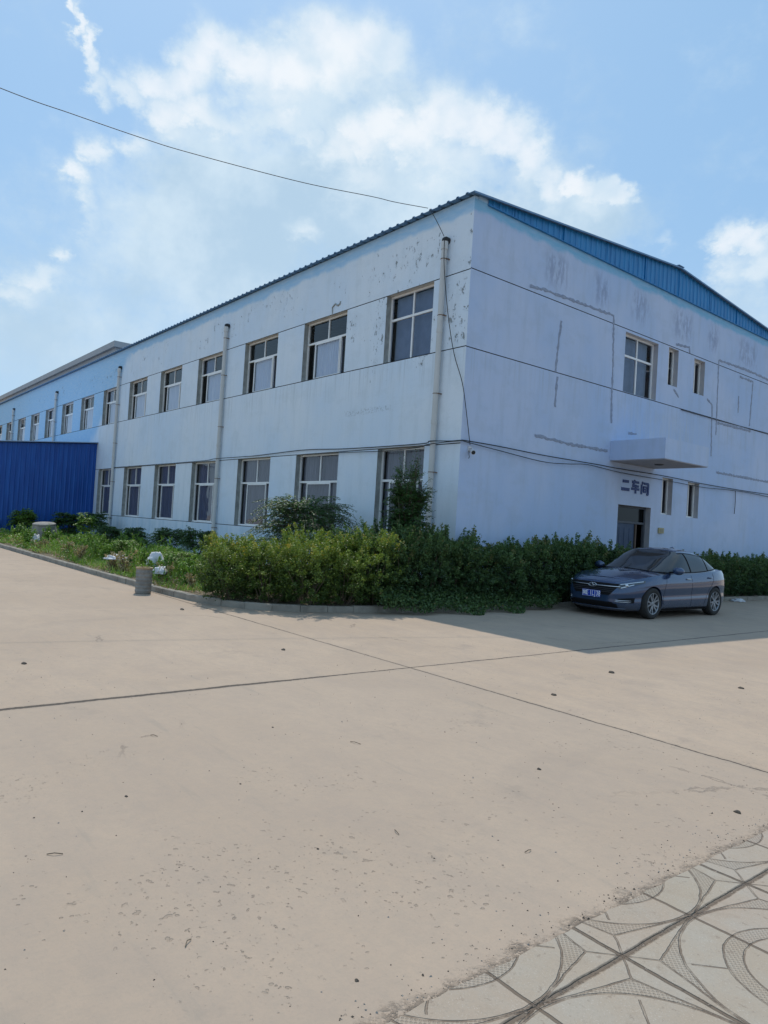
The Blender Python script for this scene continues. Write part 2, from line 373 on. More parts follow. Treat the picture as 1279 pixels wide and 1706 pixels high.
# ------------------------------------------------------------------ factory building
Z1, Z2, Z3, Z4, ZT = 1.33, 3.54, 5.70, 7.42, 9.0
XE, YE = -62.0, 17.2
def wall_mat(name, left):
    m, nt, b = mat(name, (.6, .65, .7), .88, spec=.25)
    v = objco(nt); x, y, z = nsep(nt, v); s_ = x if left else y
    big = nnoise(nt, v, .32, 5, .6); strk = nnoise(nt, mscale(nt, v, 2.3, 2.3, .42), 1.5, 8, .62); fine = nnoise(nt, v, 18, 5, .7)
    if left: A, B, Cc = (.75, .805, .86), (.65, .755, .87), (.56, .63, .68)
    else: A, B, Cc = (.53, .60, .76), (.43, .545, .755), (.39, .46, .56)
    c = nmix(nt, big.ss(.32, .68), A, B)
    c = nmix(nt, strk.ss(.45, .78) * .45, c, Cc)
    c = nmix(nt, nnoise(nt, mscale(nt, v, 1, 1, 1.6), .9, 6, .7).ss(.5, .62) * .22, c, Cc)
    drip = (z - 5.62).abs().ss(1.0, .0) * z.lt(5.69) * nnoise(nt, mscale(nt, v, 9, 9, .25), 1.3, 4, .6).ss(.5, .7)
    c = nmix(nt, drip * .3, c, (.33, .37, .38))
    c = nmix(nt, fine.ss(.5, .8) * .18, c, (.46, .50, .52))
    up = z.ss(2.2, .6) * nnoise(nt, mscale(nt, v, 3, 3, .8), 1.2, 5, .6).ss(.35, .7)
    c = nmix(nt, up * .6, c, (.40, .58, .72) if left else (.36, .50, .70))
    wav = (nnoise(nt, mscale(nt, v, 1, 1, .2), 1.1, 4, .6) - .5) * .45
    blue = (z + wav).ss(8.66, 8.80)
    if left:
        blue = blue.mx((x + (z.rsub(8.87)) * 1.33 + wav * 3).ss(-20.9, -21.9))
        blue = blue * (z.gt(7.9).mx(x.lt(-21)))
    brush = nnoise(nt, mscale(nt, v, 1.2, 1.2, 6), 2.2, 5, .7).ss(.2, .65) * .45 + .5
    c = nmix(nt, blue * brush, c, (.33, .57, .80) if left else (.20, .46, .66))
    # peeled paint
    ztop = (z - 8.15).abs().ss(.75, .1) * .9
    if left:
        near = (x + 1.9).abs().ss(4.2, 2.0)
        zone = ztop.mx((z - 6.5).abs().ss(1.7, .6) * near) * nnoise(nt, v, .55, 3, .6).ss(.44, .56)
        pe = (nnoise(nt, mscale(nt, v, 1.3, 1, .8), 6.0, 8, .78) + nnoise(nt, v, 1.8, 2, .5) * .18 + zone * .09).ss(.745, .765) * zone.gt(.12)
        fade = (z - 4.55).abs().ss(.1, .04) * (x + 3.5).abs().ss(1.2, .7) * nnoise(nt, v, 16, 3, .7).ss(.5, .6)
        pe = pe.mx(fade * .5)
        pc = (.13, .15, .14)
    else:
        # worn off letters high on the gable: streaky smudges
        gl = None
        for yy, ww in ((3.0, .45), (4.9, .35), (6.75, .42), (9.1, .55), (11.0, .35), (13.4, .7)):
            q = ((y - yy) / ww); g_ = (q * q * q * q * -1.0).exp(); gl = g_ if gl is None else gl + g_
        q = (z - 8.2) / .42; gl = gl * (q * q * q * q * -1.0).exp()
        gk = nnoise(nt, mscale(nt, v, 2.6, 2.6, .9), 2.4, 6, .7).ss(.42, .58)
        c = nmix(nt, gl * gk * .62, c, (.25, .29, .42))
        mottl = (z - 4.75).abs().ss(1.0, .3) * (y - 8.3).abs().ss(3.0, 1.0) * nnoise(nt, mscale(nt, v, 6, 6, .8), 1.5, 5, .6).ss(.4, .7)
        c = nmix(nt, mottl * .5, c, (.56, .60, .66))
        pe = (nnoise(nt, v, 6.5, 6, .75)).ss(.725, .74) * nnoise(nt, v, .5, 3, .6).ss(.5, .6)
        pc = (.17, .20, .25)
    c = nmix(nt, pe * .72, c, pc)
    nt.links.new(c, b.inputs['Base Color'])
    bump(nt, b, fine * .25 + nnoise(nt, v, 70, 4, .7) * .2 + big * .8 - pe * .8, .008)
    return m
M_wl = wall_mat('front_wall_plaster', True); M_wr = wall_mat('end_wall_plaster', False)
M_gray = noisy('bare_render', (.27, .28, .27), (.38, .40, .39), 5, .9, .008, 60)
M_revR = noisy('reveal_paint', (.46, .44, .44), (.38, .38, .42), 5, .9)
M_groove = mat('groove_dark', (.05, .055, .07), .9)[0]
M_in = mat('interior_dark', (.10, .095, .09), .95)[0]
M_frame = noisy('window_pvc', (.84, .84, .83), (.76, .755, .74), 3, .45)
M_lintel = noisy('sill_beige', (.64, .63, .61), (.54, .53, .52), 4, .8)
M_roof = noisy('roof_sheet', (.11, .21, .34), (.15, .26, .40), 3, .5, metal=.3)
M_gable = noisy('blue_sheet', (.012, .16, .40), (.02, .22, .50), 2.5, .42, stretch=(1, 3, .5))
M_blue = noisy('shed_sheet', (.003, .062, .30), (.010, .10, .40), 2.2, .42, stretch=(1, 3, .25), bd=.01, bs=1.2)
def glass(name, tint, refl=1.0, rough=.02):
    m = bpy.data.materials.new(name); m.use_nodes = True; nt = m.node_tree; nt.nodes.clear()
    tr = nt.nodes.new('ShaderNodeBsdfTransparent'); tr.inputs[0].default_value = (*tint, 1)
    gl = nt.nodes.new('ShaderNodeBsdfGlossy'); gl.inputs['Roughness'].default_value = rough; gl.inputs[0].default_value = (refl, refl, refl, 1)
    fr = nt.nodes.new('ShaderNodeFresnel'); fr.inputs[0].default_value = 1.55
    f = (S(nt, fr.outputs[0]) * .75 + .02).mn(1.0)
    nz = nt.nodes.new('ShaderNodeBump'); nz.inputs['Distance'].default_value = .004
    nt.links.new(nnoise(nt, objco(nt), 1.3, 2).k, nz.inputs['Height']); nt.links.new(nz.outputs[0], gl.inputs['Normal'])
    mx = nt.nodes.new('ShaderNodeMixShader'); nt.links.new(f.k, mx.inputs[0]); nt.links.new(tr.outputs[0], mx.inputs[1]); nt.links.new(gl.outputs[0], mx.inputs[2])
    out = nt.nodes.new('ShaderNodeOutputMaterial'); nt.links.new(mx.outputs[0], out.inputs[0]); return m
M_glass = glass('window_glass', (.80, .85, .90), 1.0); M_screen = mat('insect_screen', (.06, .065, .07), .9)[0]
M_curtW = noisy('white_curtain', (.82, .85, .92), (.68, .73, .84), 4, .9, stretch=(6, 1, .3))
M_curtG = noisy('grey_curtain', (.28, .27, .32), (.19, .185, .22), 4, .9, stretch=(6, 1, .3))
M_backB = noisy('blue_backing', (.22, .28, .42), (.17, .225, .35), 4, .9)

bld = empty('factory_building', (0, 0, 0), 0, 'two storey white and pale blue workshop hall with blue gable sheet, standing behind the hedges', 'building')

def facade(u0, u1, openings, P, mw, mrev, groove_z=(Z1, Z2, Z3, Z4), depth=.22, zmax=ZT):
    """wall sheet with holes; P(u,d,z) maps along, inward depth, height"""
    mb = MB(); us = {u0, u1}; zs = {0.0, zmax}
    for a, b_, z0, z1 in openings: us |= {a, b_}; zs |= {z0, z1}
    gw = .011
    for zg in groove_z: zs |= {round(zg - gw, 4), round(zg + gw, 4)}
    us = sorted(us); zs = sorted(zs)
    isg = lambda zc: any(abs(zc - q) < gw for q in groove_z)
    for i in range(len(us) - 1):
        for j in range(len(zs) - 1):
            uc, zc = (us[i] + us[i + 1]) / 2, (zs[j] + zs[j + 1]) / 2
            if any(a < uc < b_ and z0 < zc < z1 for a, b_, z0, z1 in openings): continue
            a, b_, c, d = us[i], us[i + 1], zs[j], zs[j + 1]
            if isg(zc):
                mb.quad(P(a, .02, c), P(b_, .02, c), P(b_, .02, d), P(a, .02, d), M_groove)
                mb.quad(P(a, 0, c), P(b_, 0, c), P(b_, .02, c), P(a, .02, c), M_groove)
                mb.quad(P(a, .02, d), P(b_, .02, d), P(b_, 0, d), P(a, 0, d), M_groove)
            else: mb.quad(P(a, 0, c), P(b_, 0, c), P(b_, 0, d), P(a, 0, d), mw)
    for a, b_, z0, z1 in openings:
        mb.quad(P(a, 0, z0), P(a, depth, z0), P(a, depth, z1), P(a, 0, z1), mrev)
        mb.quad(P(b_, 0, z1), P(b_, depth, z1), P(b_, depth, z0), P(b_, 0, z0), mrev)
        mb.quad(P(a, 0, z1), P(a, depth, z1), P(b_, depth, z1), P(b_, 0, z1), M_lintel)
        mb.quad(P(a, 0, z0), P(b_, 0, z0), P(b_, depth, z0), P(a, depth, z0), M_lintel)
    return mb
upper = [(-2.93, -1.18)] + [(-6.78 - 3.652 * k, -4.63 - 3.60 * k - .052 * k) for k in range(14)]
lower = [(-2.93, -1.18)] + [(-6.78 - 3.652 * k, -4.63 - 3.652 * k) for k in range(6)]
opL = [(a, b_, Z3 + .01, Z4 + .01) for a, b_ in upper] + [(a, b_, Z1 + .01, Z2 + .01) for a, b_ in lower]
opL = [(a, b_, round(c, 3), round(d, 3)) for a, b_, c, d in opL]
PL = lambda u, d, z: (u, d, z)
facade(XE, 0, opL, PL, M_wl, M_gray).build('front_wall', bld)
PR = lambda u, d, z: (-d, u, z)
opR = [(6.12, 7.80, 5.71, 7.36), (8.38, 8.94, 6.29, 7.40), (9.88, 10.55, 6.29, 7.36), (8.40, 9.00, 2.45, 3.54), (9.88, 10.58, 2.44, 3.53), (6.20, 7.86, .12, 2.60)]
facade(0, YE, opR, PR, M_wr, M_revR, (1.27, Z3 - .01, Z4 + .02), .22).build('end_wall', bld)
o = MB()
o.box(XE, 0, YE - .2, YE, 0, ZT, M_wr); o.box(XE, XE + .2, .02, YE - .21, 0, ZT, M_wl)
o.build('rear_wall', bld)
# floors and an inner partition keep the rooms dark
o = MB(); o.box(XE + .3, -.3, .3, YE - .3, 4.35, 4.55, M_in); o.box(XE + .3, -.3, 5.0, 5.1, .1, 4.3, M_in); o.box(XE + .3, -.3, 5.0, 5.1, 4.6, 8.9, M_in); o.box(XE + .3, -.3, .3, YE - .3, 0.02, .1, M_in)
o.build('floor_slab', bld)

# roof: ribbed sheets on both slopes
def zr(y): return 9.055 + (y + .2) * .0835 if y < 8.6 else 9.055 + 8.8 * .0835 - (y - 8.6) * .0845
rx = [];
x = XE - .3
while x < .14:
    for du, dz_ in ((0, 0), (.05, 0), (.075, .035), (.125, .035), (.15, 0)):
        rx.append((x + du, dz_))
    x += .30
rx = [q for q in rx if q[0] < .14] + [(.14, 0)]
mb = MB(); ysr = [-.16, 8.6, YE + .25]
for k in range(2):
    mb.grid([[(x, yy, zr(yy) + dz_ + t_) for yy in ysr] for x, dz_ in rx for t_ in (.012 if k == 0 else 0,)], M_roof)
mb.grid([[(x, -.16, zr(-.16) + dz_), (x, -.16, zr(-.16) + dz_ + .012)] for x, dz_ in rx], M_roof)
mb.grid([[(.14, yy, zr(yy) - .03), (.14, yy, zr(yy) + .012)] for yy in ysr], M_roof)
mb.box(XE - .3, .145, 8.45, 8.75, zr(8.6) + .03, zr(8.6) + .05, M_roof)
mb.build('roof', bld)
# blue ribbed gable infill
mb = MB(); pts = []
y = .42
while y < YE - .2:
    for du, dd in ((0, 0), (.13, 0), (.15, .022), (.20, .022), (.22, 0)): pts.append((y + du, dd))
    y += .22
pts = [q for q in pts if q[0] < YE - .2]
mb.grid([[(.015 + dd, yy, ZT - .03 - .012 * math.sin(yy * 1.7)), (.015 + dd, yy, zr(yy) - .004)] for yy, dd in pts], M_gable)
for k in range(9):
    yy = 1.3 + k * 1.85
    mb.box(.012, .048, yy, yy + .035, ZT - .04, zr(yy) - .01, M_gable)
mb.box(.0, .06, .42, YE - .2, ZT - .045, ZT - .032, M_gable)
mb.build('gable_panel', bld)
# wall top closing strip under the roof on the end wall
mb = MB(); mb.quad((0, 0, ZT), (0, YE, ZT), (-.2, YE, ZT), (-.2, 0, ZT), M_wl)
mb.box(XE, -.001, .001, .12, ZT + .001, 9.06, M_wl); mb.box(-.1, -.002, .13, .46, ZT + .001, 9.1, M_wl)
mb.build('wall_coping', bld)
# upper storey set back on the roof at the far end
M_far = noisy('grey_cladding', (.37, .37, .37), (.32, .33, .34), 1.0, .8, stretch=(1, 1, .3))
us_ = MB(); us_.box(-90, -33.5, 3.12, 14, 9.5, 11.55, M_far)
up_o = us_.build('upper_storey', bld)
us2 = MB(); us2.box(-90.3, -33.3, 2.95, 14.3, 11.56, 11.92, noisy('fascia_grey', (.42, .41, .41), (.38, .38, .38), 1, .8))
us2.build('fascia', up_o)

def curtain_mesh(x0, x1, z0, z1, m, y=.10, amp=.018, wl=.11, seed=0):
    rr = random.Random(seed); n = max(8, int((x1 - x0) / .015)); mb = MB(); ph = rr.uniform(0, 6)
    row = []
    for i in range(n + 1):
        x = x0 + (x1 - x0) * i / n; yy = y + amp * math.sin(x / wl * 6.283 + ph + .8 * math.sin(x * 9))
        row.append([(x, yy, z0), (x + .004 * math.sin(x * 50), yy * 1.0, z1)])
    mb.grid(row, m); return mb
def frame_box(mb, x0, x1, z0, z1, t, y0, y1, m):
    mb.box(x0, x1, y0, y1, z0, z0 + t, m); mb.box(x0, x1, y0, y1, z1 - t, z1, m)
    mb.box(x0, x0 + t, y0, y1, z0 + t, z1 - t, m); mb.box(x1 - t, x1, y0, y1, z0 + t, z1 - t, m)
def make_window(w_, h, style, seed=0):
    """origin at the lower left corner of the opening, +x along the wall, -y outwards"""
    mb = MB(); t = .05; zt = h * (.64 if style != 'small' else 1)
    frame_box(mb, 0, w_, 0, h, t, 0, .06, M_frame)
    if style == 'small':
        mb.box(w_ * .5 - .022, w_ * .5 + .022, .005, .055, t, h - t, M_frame)
    else:
        mb.box(t, w_ - t, -.004, .056, zt - .028, zt + .028, M_frame)
        mb.box(w_ / 2 - .022, w_ / 2 + .022, 0.002, .054, zt + .028, h - t, M_frame)
        if style == 'quad': mb.box(w_ / 2 - .025, w_ / 2 + .025, 0.002, .054, t, zt - .028, M_frame)
    mb.box(-.0, w_, -.03, .0, -.018, .012, M_frame)
    win = mb.build('window', bld)
    if style == 'small':
        s_ = MB(); s_.quad((t, .03, t), (w_ / 2 - .022, .03, t), (w_ / 2 - .022, .03, h - t), (t, .03, h - t), M_glass); s_.build('pane', win)
        s_ = MB(); s_.quad((w_ / 2 + .022, .032, t), (w_ - t, .032, t), (w_ - t, .032, h - t), (w_ / 2 + .022, .032, h - t), M_glass); s_.build('pane', win)
        return win
    for a, b_ in ((t, w_ / 2 - .022), (w_ / 2 + .022, w_ - t)):
        s_ = MB(); s_.quad((a, .03, zt + .028), (b_, .03, zt + .028), (b_, .03, h - t), (a, .03, h - t), M_glass); s_.build('pane', win)
    if style == 'quad':
        for a, b_ in ((t, w_ / 2 - .025), (w_ / 2 + .025, w_ - t)):
            s_ = MB(); s_.quad((a, .03, t), (b_, .03, t), (b_, .03, zt - .028), (a, .03, zt - .028), M_glass); s_.build('pane', win)
        curtain_mesh(.02, w_ - .02, .02, h - .02, M_backB, .2, .006, .3, seed).build('curtain', win, smooth=True)  # added blue sheet, its colour stands in for reflection in the panes
        return win
    rr = random.Random(seed); s0 = w_ * (.22 + rr.uniform(-.03, .03)); s1 = w_ * (.78 + rr.uniform(-.03, .04))
    sh = MB(); frame_box(sh, s0, s1, .035, zt - .03, .038, -.012, .022, M_frame)
    if style == 'upper': sh.box(s1 - .10, s1 - .07, -.008, .02, .073, zt - .068, M_frame)
    sh.build('sash', win)
    s_ = MB(); s_.quad((s0 + .038, .008, .073), (s1 - .038, .008, .073), (s1 - .038, .008, zt - .068), (s0 + .038, .008, zt - .068), M_glass); s_.build('pane', win)
    if style == 'upper':
        curtain_mesh(s0 - .02, s1 + .02, .05, zt + .02, M_curtW, .075, .016, .13, seed).build('curtain', win, smooth=True)
        if seed % 2 == 0:
            curtain_mesh(.05, s0 + .2, zt + .03, h - .05, M_backB, .15, .012, .13, seed).build('curtain', win, smooth=True)
    else:
        curtain_mesh(.04, w_ - .04, .04, h - .04, M_curtG, .14, .02, .14, seed).build('curtain', win, smooth=True)
    for a, b_ in ((t, s0), (s1, w_ - t)):
        s_ = MB(); s_.quad((a, .04, t), (b_, .04, t), (b_, .04, zt - .028), (a, .04, zt - .028), M_glass if style == 'lower' else glass_dark()); s_.build('pane', win)
    return win
_gd = []
def glass_dark():
    if not _gd: _gd.append(glass('screened_glass', (.18, .18, .2), .6, .1))
    return _gd[0]
protoU = [make_window(2.15, 1.715, 'upper', s) for s in (1, 2, 3)]
protoL = [make_window(2.15, 2.2, 'lower', s) for s in (4, 5)]
used = set()
def place(proto, loc, rz=0, sx=1.0, sy=1.0):
    o = proto if proto.name not in used else copy_tree(proto, bld)
    used.add(proto.name); o.location = loc; o.rotation_euler = (0, 0, rz); return o
def set_children_sz(o, s): o.scale = (s, 1, 1)
wq = make_window(1.75, 1.715, 'quad', 7); wq.location = (-2.93, .15, Z3 + .01)
wl1 = make_window(1.75, 2.2, 'lower', 8); wl1.location = (-2.93, .15, Z1 + .01)
for k, (a, b_) in enumerate(upper[1:]): place(protoU[(k * 2) % 3], (a, .15, Z3 + .01))
for k, (a, b_) in enumerate(lower[1:]): place(protoL[k % 2], (a, .15, Z1 + .01))
wr_ = make_window(1.68, 1.65, 'quad', 9); wr_.location = (-.15, 6.12, 5.71); wr_.rotation_euler = (0, 0, R(90))
for (a, b_, z0, z1) in opR[1:5]:
    o = make_window(b_ - a, z1 - z0, 'small'); o.location = (-.15, a, z0); o.rotation_euler = (0, 0, R(90))

# door with transom and open leaf
M_door = noisy('door_paint', (.025, .05, .10), (.04, .07, .13), 3, .6)
M_dframe = noisy('door_frame', (.07, .08, .10), (.10, .11, .13), 3, .7)
d = MB(); frame_box(d, 0, 1.66, 0, 2.48, .06, 0, .07, M_dframe); d.box(.06, 1.60, 0.003, .067, 1.98, 2.04, M_dframe)
door = d.build('door', bld); door.location = (-.16, 6.20, .12); door.rotation_euler = (0, 0, R(90))
l = MB(); l.box(.065, 1.12, .015, .055, .06, 1.97, M_door)
for q in range(4): l.box(.12 + q * .25, .30 + q * .25, .008, .0149, .15, 1.85, M_door)
l.build('door_leaf', door)
l = MB(); l.box(1.14, 1.20, -.02, .5, .06, 1.97, mat('door_brown', (.10, .07, .05), .7)[0]); l.build('door_leaf', door)
l = MB(); l.quad((.06, .03, 2.04), (1.6, .03, 2.04), (1.6, .03, 2.42), (.06, .03, 2.42), glass_dark()); l.build('pane', door)
l = MB(); l.tube([(1.0, -.02, .9), (1.0, -.05, .95), (1.0, -.05, 1.1), (1.0, -.02, 1.15)], .01, M_frame); l.build('handle', door)
st = MB(); st.box(.0, .9, 6.0, 8.05, .0, .12, M_gray); st.build('step', bld)

# canopy box over the door
cn = MB()
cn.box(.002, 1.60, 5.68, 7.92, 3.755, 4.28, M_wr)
cn.box(.003, 1.585, 5.695, 7.905, 3.735, 3.7549, M_revR)
can = cn.build('canopy', bld)
st = MB(); st.lathe([(.02, 3.70), (.10, 3.71), (.13, 3.734)], mat('lamp_socket', (.08, .08, .08), .6)[0], 16, Matrix.Translation((.8, 6.8, 0)), cap=True); st.build('lamp_fitting', can)

# drain pipes
M_pipe = noisy('pvc_pipe', (.60, .60, .59), (.52, .52, .50), 2, .5, stretch=(1, 1, .4))
M_rust = noisy('bracket_rust', (.16, .09, .06), (.25, .17, .12), 8, .8)
M_blk = mat('bitumen_black', (.02, .02, .022), .7)[0]
def make_pipe():
    pb = MB(); pb.tube([(0, -.10, 0.1), (0, -.10, 8.05)], .066, M_pipe, 16)
    for zz in (1.9, 4.0, 6.1): pb.tube([(0, -.10, zz), (0, -.10, zz + .10)], .074, M_pipe, 16)
    pb.tube([(0, -.10, 8.02), (0, -.10, 8.20)], .082, M_pipe, 16)
    o = pb.build('drainpipe', bld, smooth=False); smooth_by_angle(o)
    t = MB(); t.tube([(0, .02, 8.24), (0, -.08, 8.24), (0, -.13, 8.22)], [.085, .088, .07], M_blk, 12); t.build('pipe_elbow', o, smooth=True)
    for zz in (1.2, 2.9, 4.7, 6.5, 7.8):
        t = MB(); t.tube([(math.cos(q) * .070, -.10 + math.sin(q) * .070, zz) for q in [k * math.pi / 6 for k in range(12)] + [0]], .009, M_rust, 5)
        t.box(.06, .10, -.105, 0, zz - .008, zz + .008, M_rust); t.build('bracket', o)
    return o
pp = make_pipe()
for k, xx in enumerate((-.79, -11.75, -22.66, -33.48, -44.6, -55.5)):
    o = pp if k == 0 else copy_tree(pp, bld); o.location = (xx, 0, 0)

# wall lettering over the door (painted steel characters)
M_let = noisy('lettering_blue', (.012, .035, .15), (.03, .06, .19), 9, .6)
def char(strokes, y0, z0, w_, h):
    mb = MB()
    for x1, y1, x2, y2, th in strokes:
        a = Vector((x1 * w_, y1 * h)); b_ = Vector((x2 * w_, y2 * h)); t = (b_ - a).normalized(); n_ = Vector((-t.y, t.x)) * th / 2
        c4 = [a + n_, a - n_, b_ - n_, b_ + n_]
        vs = [(.004, y0 + q.x, z0 + q.y) for q in c4] + [(.022 + .0007 * len(mb.f) / 6, y0 + q.x, z0 + q.y) for q in c4]
        mb.add(vs, [(0, 1, 2, 3), (7, 6, 5, 4), (0, 4, 5, 1), (1, 5, 6, 2), (2, 6, 7, 3), (3, 7, 4, 0)], M_let)
    return mb
T = .068
lt = empty('wall_lettering', (0, 0, 0)); lt.parent = bld
char([(.12, .85, .88, .85, .075), (0, .12, 1, .12, .085)], 6.30, 3.00, .38, .30).build('character', lt)
char([(.05, .85, .95, .85, T), (.42, 1.0, .16, .52, T), (.12, .52, .92, .52, T), (0, .28, 1, .28, T), (.54, .66, .54, -.08, T)], 6.79, 2.98, .38, .34).build('character', lt)
char([(.05, .80, .05, -.05, T), (.10, 1.0, .22, .86, T), (.35, .90, .97, .90, T), (.95, .92, .95, -.02, T), (.98, -.02, .78, .02, T), (.32, .62, .32, .18, .045), (.68, .62, .68, .18, .045), (.30, .62, .70, .62, .045), (.32, .40, .68, .40, .04), (.30, .18, .70, .18, .045)], 7.28, 2.97, .38, .33).build('character', lt)
bx = MB(); bx.box(.001, .05, 8.29, 8.55, 1.89, 2.05, mat('box_yellow', (.42, .36, .20), .6)[0]); bx.box(.0502, .056, 8.33, 8.51, 1.92, 2.02, mat('box_face', (.28, .25, .17), .6)[0])
bx.build('junction_box', bld)

# rough cement over old cable chases on the end wall
M_patch = noisy('cement_filler', (.24, .28, .38), (.33, .37, .46), 14, .95, .01, 60)
CH = [[(2.0, 7.55), (2.5, 7.6), (3.79, 7.62), (5.5, 7.66), (5.58, 6.6), (5.62, 5.4), (5.66, 4.76)], [(3.28, 7.0), (3.2, 6.3), (3.16, 5.69)], [(3.24, 5.59), (3.21, 4.83)],
      [(11.41, 7.59), (13.44, 7.64), (15.4, 7.59)], [(11.41, 7.59), (11.47, 5.18)], [(12.9, 7.32), (13.88, 7.33), (13.78, 5.78)], [(12.89, 6.67), (12.91, 6.11)],
      [(2.49, 4.03), (3.92, 3.98), (5.55, 3.99)], [(11.54, 5.58), (13.88, 5.62)], [(11.63, 3.99), (15.45, 4.01)], [(8.75, 7.56), (9.53, 7.62), (9.59, 7.45)], [(10.79, 6.25), (11.12, 6.09), (11.23, 4.47)], [(8.75, 6.2), (9.06, 6.01)], [(6.5, 4.6), (6.9, 4.62)]]
rr = random.Random(11)
for ch in CH:
    cf = MB()
    P = []
    for (a, b_), (c, d_) in zip(ch, ch[1:]):
        n = max(2, int(math.hypot(c - a, d_ - b_) / .07)); P += [(a + (c - a) * k / n, b_ + (d_ - b_) * k / n) for k in range(n)]
    P.append(ch[-1]); L_, wd = [], .042
    for i, (a, b_) in enumerate(P):
        q, s_ = P[max(i - 1, 0)], P[min(i + 1, len(P) - 1)]; tx, tz = s_[0] - q[0], s_[1] - q[1]; l_ = math.hypot(tx, tz) or 1
        nx, nz = -tz / l_, tx / l_; w1, w2 = wd * rr.uniform(.35, 1.35), wd * rr.uniform(.35, 1.35)
        L_.append([(.003, a + nx * w1, b_ + nz * w1), (.009, a + nx * w1 * .6, b_ + nz * w1 * .6), (.009, a - nx * w2 * .6, b_ - nz * w2 * .6), (.003, a - nx * w2, b_ - nz * w2)])
    cf.grid(L_, M_patch); cf.build('cement_patch', bld)
# small patch round the hook over the second window
cf = MB(); cf.tube([(-5.35, -.004, 7.45), (-5.36, -.01, 7.62), (-5.22, -.01, 7.70), (-5.1, -.01, 7.62), (-5.0, -.01, 7.66), (-4.98, -.004, 7.72)], .022, M_gray, 6); cf.build('cement_patch', bld)

# ------------------------------------------------------------------ cables
M_cab = mat('cable_black', (.015, .016, .02), .6)[0]
def cable(name, pts, r, label, group=None):
    P = [Vector(p) for p in pts]; out = []
    for i in range(len(P) - 1):
        p0, p1, p2, p3 = P[max(i - 1, 0)], P[i], P[i + 1], P[min(i + 2, len(P) - 1)]
        for k in range(8):
            t = k / 8; out.append(.5 * ((2 * p1) + (p2 - p0) * t + (2 * p0 - 5 * p1 + 4 * p2 - p3) * t * t + (3 * p1 - p0 - 3 * p2 + p3) * t ** 3))
    out.append(P[-1]); mb = MB(); mb.tube(out, r, M_cab, 6)
    return mb.build(name, label=label, cat='cable', group=group, smooth=True)
cable('overhead_wire', [(-5.5, -16.5, 10.6), (-4.2, -12, 9.6), (-3.44, -8.83, 9.13), (-3.17, -7.65, 9.03), (-2.87, -6.37, 8.94), (-2.65, -5.46, 8.91), (-2.12, -3.22, 8.94), (-1.73, -1.55, 9.06), (-1.60, -1.0, 9.08), (-1.37, -.17, 9.14)], .0075, 'thin overhead wire crossing the sky to the eave near the corner')
cable('cable', [(-1.3, -.17, 9.10), (-1.0, -.19, 8.7), (-.72, -.20, 8.28)], .008, 'short dark wire from the eave down to the top of the first drainpipe')
cable('cable', [(-.70, -.2, 8.25), (-.67, -.19, 7.6), (-.55, -.12, 6.6), (-.3, -.09, 5.6), (-.02, -.05, 4.9), (.05, .03, 4.4), (.06, .17, 3.8), (.05, .25, 3.52)], .009, 'dark wire running down beside the first drainpipe and round the building corner')
cable('cable', [(-23, -.03, 3.57), (-13.6, -.05, 3.56), (-11.75, -.19, 3.58), (-9.5, -.04, 3.60), (-8.36, -.04, 3.62), (-6.26, -.04, 3.66), (-4.2, -.04, 3.60), (-1.33, -.04, 3.58), (-.79, -.19, 3.60), (-.3, -.06, 3.59), (.02, -.04, 3.59), (.06, .12, 3.60), (.06, 1.23, 3.60), (.07, 2.76, 3.57), (.08, 4.97, 3.57), (.08, 5.9, 3.56), (.06, 8.42, 3.575), (.05, 10.67, 3.54), (.05, 13.59, 3.54), (.05, 15.5, 3.56), (.05, 17, 3.55)], .012, 'long black cable stretched over the lower window heads and on round the end wall')
cable('cable', [(-6.3, -.05, 3.52), (-4.2, -.05, 3.50), (-2.6, -.05, 3.47), (-1.33, -.05, 3.50), (-.79, -.20, 3.53), (.02, -.05, 3.58), (.07, .12, 3.57), (.07, 1.24, 3.50), (.08, 2.77, 3.41), (.08, 3.8, 3.46), (.09, 4.61, 3.52), (.08, 6.13, 3.46), (.07, 8.43, 3.45), (.06, 10.68, 3.43), (.06, 12.3, 3.48), (.06, 13.68, 3.50), (.06, 15.51, 3.47), (.06, 17, 3.45)], .010, 'thinner sagging black cable just below the long one on the end wall')
cable('cable', [(.05, 12.9, 3.49), (.06, 12.91, 3.1), (.05, 12.9, 2.72)], .010, 'loose cable end hanging down on the end wall beyond the car')
cable('cable', [(.02, 9.2, 5.66), (.03, 11.53, 5.66), (.03, 15.25, 5.71), (.03, 17, 5.7)], .010, 'thin cable along the upper groove at the right of the end wall')
cable('cable', [(.02, 0.1, 1.26), (.025, 4, 1.24), (.03, 8.2, 1.24), (.03, 12, 1.27), (.02, 17, 1.27)], .014, 'dark cable low on the end wall just over the hedge')

# camera on the corner
sc_e = empty('security_camera', (.02, .26, 3.38), 0, 'small white bullet security camera on the end wall beside the corner', 'camera')
M_white = mat('camera_white', (.6, .6, .62), .4)[0]
c = MB(); Mx = Matrix.Translation((.16, -.05, -.02)) @ Matrix.Rotation(R(-35), 4, 'Z') @ Matrix.Rotation(R(105), 4, 'Y')
c.lathe([(.02, -.12), (.042, -.115), (.045, .06), (.05, .065), (.05, .10)], M_white, 16, Mx, cap=True); c.build('housing', sc_e, smooth=False)
c = MB(); c.lathe([(.044, .101), (.03, .112), (.01, .115)], M_blk, 16, Mx, cap=True); c.build('lens', sc_e)
c = MB(); c.tube([(-.02, .02, .06), (.08, .01, .07), (.15, -.03, .02)], .014, M_white, 8); c.box(-.02, .0, -.03, .07, .0, .12, M_white); c.build('bracket', sc_e)
c = MB(); c.tube([(.0, 0, .02), (.03, -.03, -.06), (.06, -.04, -.13), (.03, -.03, -.16)], .007, M_cab, 6); c.build('lead', sc_e)

